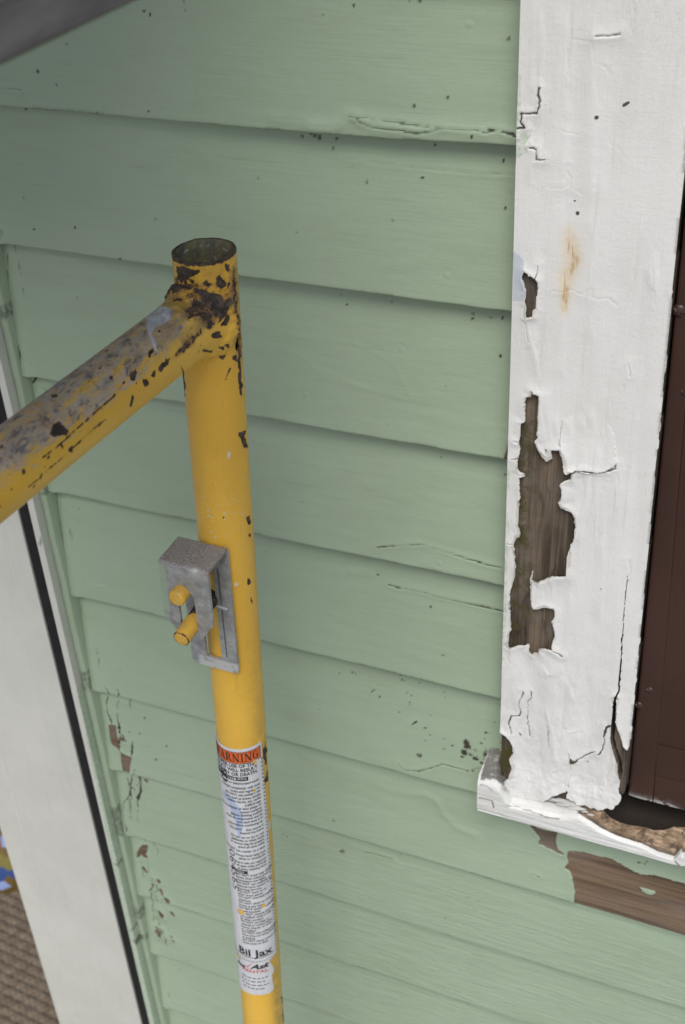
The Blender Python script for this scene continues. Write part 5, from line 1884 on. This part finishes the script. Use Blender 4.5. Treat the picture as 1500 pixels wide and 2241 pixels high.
def make_mat():
    t = MT('ribbed_brown_mat')
    co = t.xyz()
    v = t.noise(60, 4, 0.6)
    ck = t.n.new('ShaderNodeTexChecker')
    t.L(t.map((1, 1, 1)), ck.inputs['Vector'])
    ck.inputs['Scale'].default_value = 160
    col = t.mix(t.ramp(v, 0.35, 0.65), (0.15, 0.115, 0.08), (0.22, 0.175, 0.125))
    col = t.mix(t.math('MULTIPLY', ck.outputs['Fac'], 0.3), col, (0.07, 0.05, 0.034))
    return t.out(col, 0.95, t.bump(t.noise(500, 3), 0.002, 0.8), spec=0.1)


def fpt(p):
    d = ray(p)
    return d * (-CZ / d[2])


e0, e1 = fpt((0, 1985)), fpt((42, 1925))
mdir = np.array([e1[0] - e0[0], e1[1] - e0[1]])
rd0, rd1 = fpt((0, 2085)), fpt((85, 2125))       # direction of the ribs
rd = np.array([rd1[0] - rd0[0], rd1[1] - rd0[1]])
rd /= np.linalg.norm(rd)
nrm = np.array([-rd[1], rd[0]])
mc = np.array([-1.14, 0.86])
La, Lb = 0.62, 0.52
Ua = np.linspace(-La / 2, La / 2, 160)
Ub = np.linspace(-Lb / 2, Lb / 2, 420)
AA, BB = np.meshgrid(Ua, Ub, indexing='ij')
ribs = np.abs(np.sin(BB * math.pi / 0.0165)) ** 0.7 * 0.005 * (0.75 + 0.25 * np.sign(np.sin(AA * math.pi / 0.012 + np.floor(BB / 0.0165) * math.pi)))
xx_ = mc[0] + AA * rd[0] + BB * nrm[0]
yy_ = mc[1] + AA * rd[1] + BB * nrm[1]
V = np.stack([xx_.ravel(), yy_.ravel(), (-CZ + 0.006 + ribs).ravel()], 1)
n_ = len(V)
V2 = V.copy()
V2[:, 2] = -CZ + 0.0005
nu, nv = AA.shape
idx = np.arange(n_).reshape(nu, nv)
loop = np.concatenate([idx[0, :], idx[1:, -1], idx[-1, -2::-1], idx[-2:0:-1, 0]])
side = np.stack([loop, loop + n_, np.roll(loop, -1) + n_, np.roll(loop, -1)], 1)
mat_o = mesh('door_mat', np.concatenate([V, V2]), np.concatenate([grid_faces(nu, nv, 0, False), side]), make_mat(), org=np.array([mc[0], mc[1], -CZ]), angle=0)
mat_o['label'] = 'brown ribbed door mat on the floor at the lower left corner'
mat_o['category'] = 'door mat'


def make_bag():
    t = MT('bright_printed_cloth')
    vd, vc = t.voro(46)
    sep = t.n.new('ShaderNodeSeparateColor')
    t.L(vc, sep.inputs[0])
    cr = t.n.new('ShaderNodeValToRGB')
    t.L(sep.outputs[0], cr.inputs[0])
    el = cr.color_ramp.elements
    cr.color_ramp.interpolation = 'CONSTANT'
    el[0].color = (0.13, 0.08, 0.01, 1)
    el[1].position = 0.28
    el[1].color = (0.02, 0.055, 0.20, 1)
    for p, c in ((0.5, (0.012, 0.014, 0.02, 1)), (0.64, (0.20, 0.075, 0.015, 1)), (0.8, (0.17, 0.14, 0.02, 1)), (0.93, (0.25, 0.32, 0.55, 1))):
        e = el.new(p)
        e.color = c
    return t.out(cr.outputs[0], 0.7)


bc = fpt((0, 1880))
th_ = np.linspace(0, 2 * math.pi, 49)
ph_ = np.linspace(0.02, math.pi / 2 + 0.5, 24)
TT, PP = np.meshgrid(th_, ph_, indexing='ij')
rr = 1 + 0.25 * fbm(np.cos(TT) * 2 + 5, np.sin(TT) * 2 + PP * 2, 301, 3)
bx, by, bz = 0.15 * rr * np.sin(PP) * np.cos(TT), 0.10 * rr * np.sin(PP) * np.sin(TT), 0.11 * rr * np.cos(PP)
bz = np.maximum(bz, -0.0) + 0.001
V = np.stack([(bc[0] - 0.02 + bx).ravel(), (bc[1] + 0.02 + by).ravel(), (-CZ + bz).ravel()], 1)
bag = mesh('cloth_bag', V, grid_faces(49, 24, 0, True), make_bag(), org=np.array([bc[0], bc[1], -CZ]), angle=0)
bag['label'] = 'yellow, orange and blue patterned bundle lying behind the brown mat'
bag['category'] = 'bag'
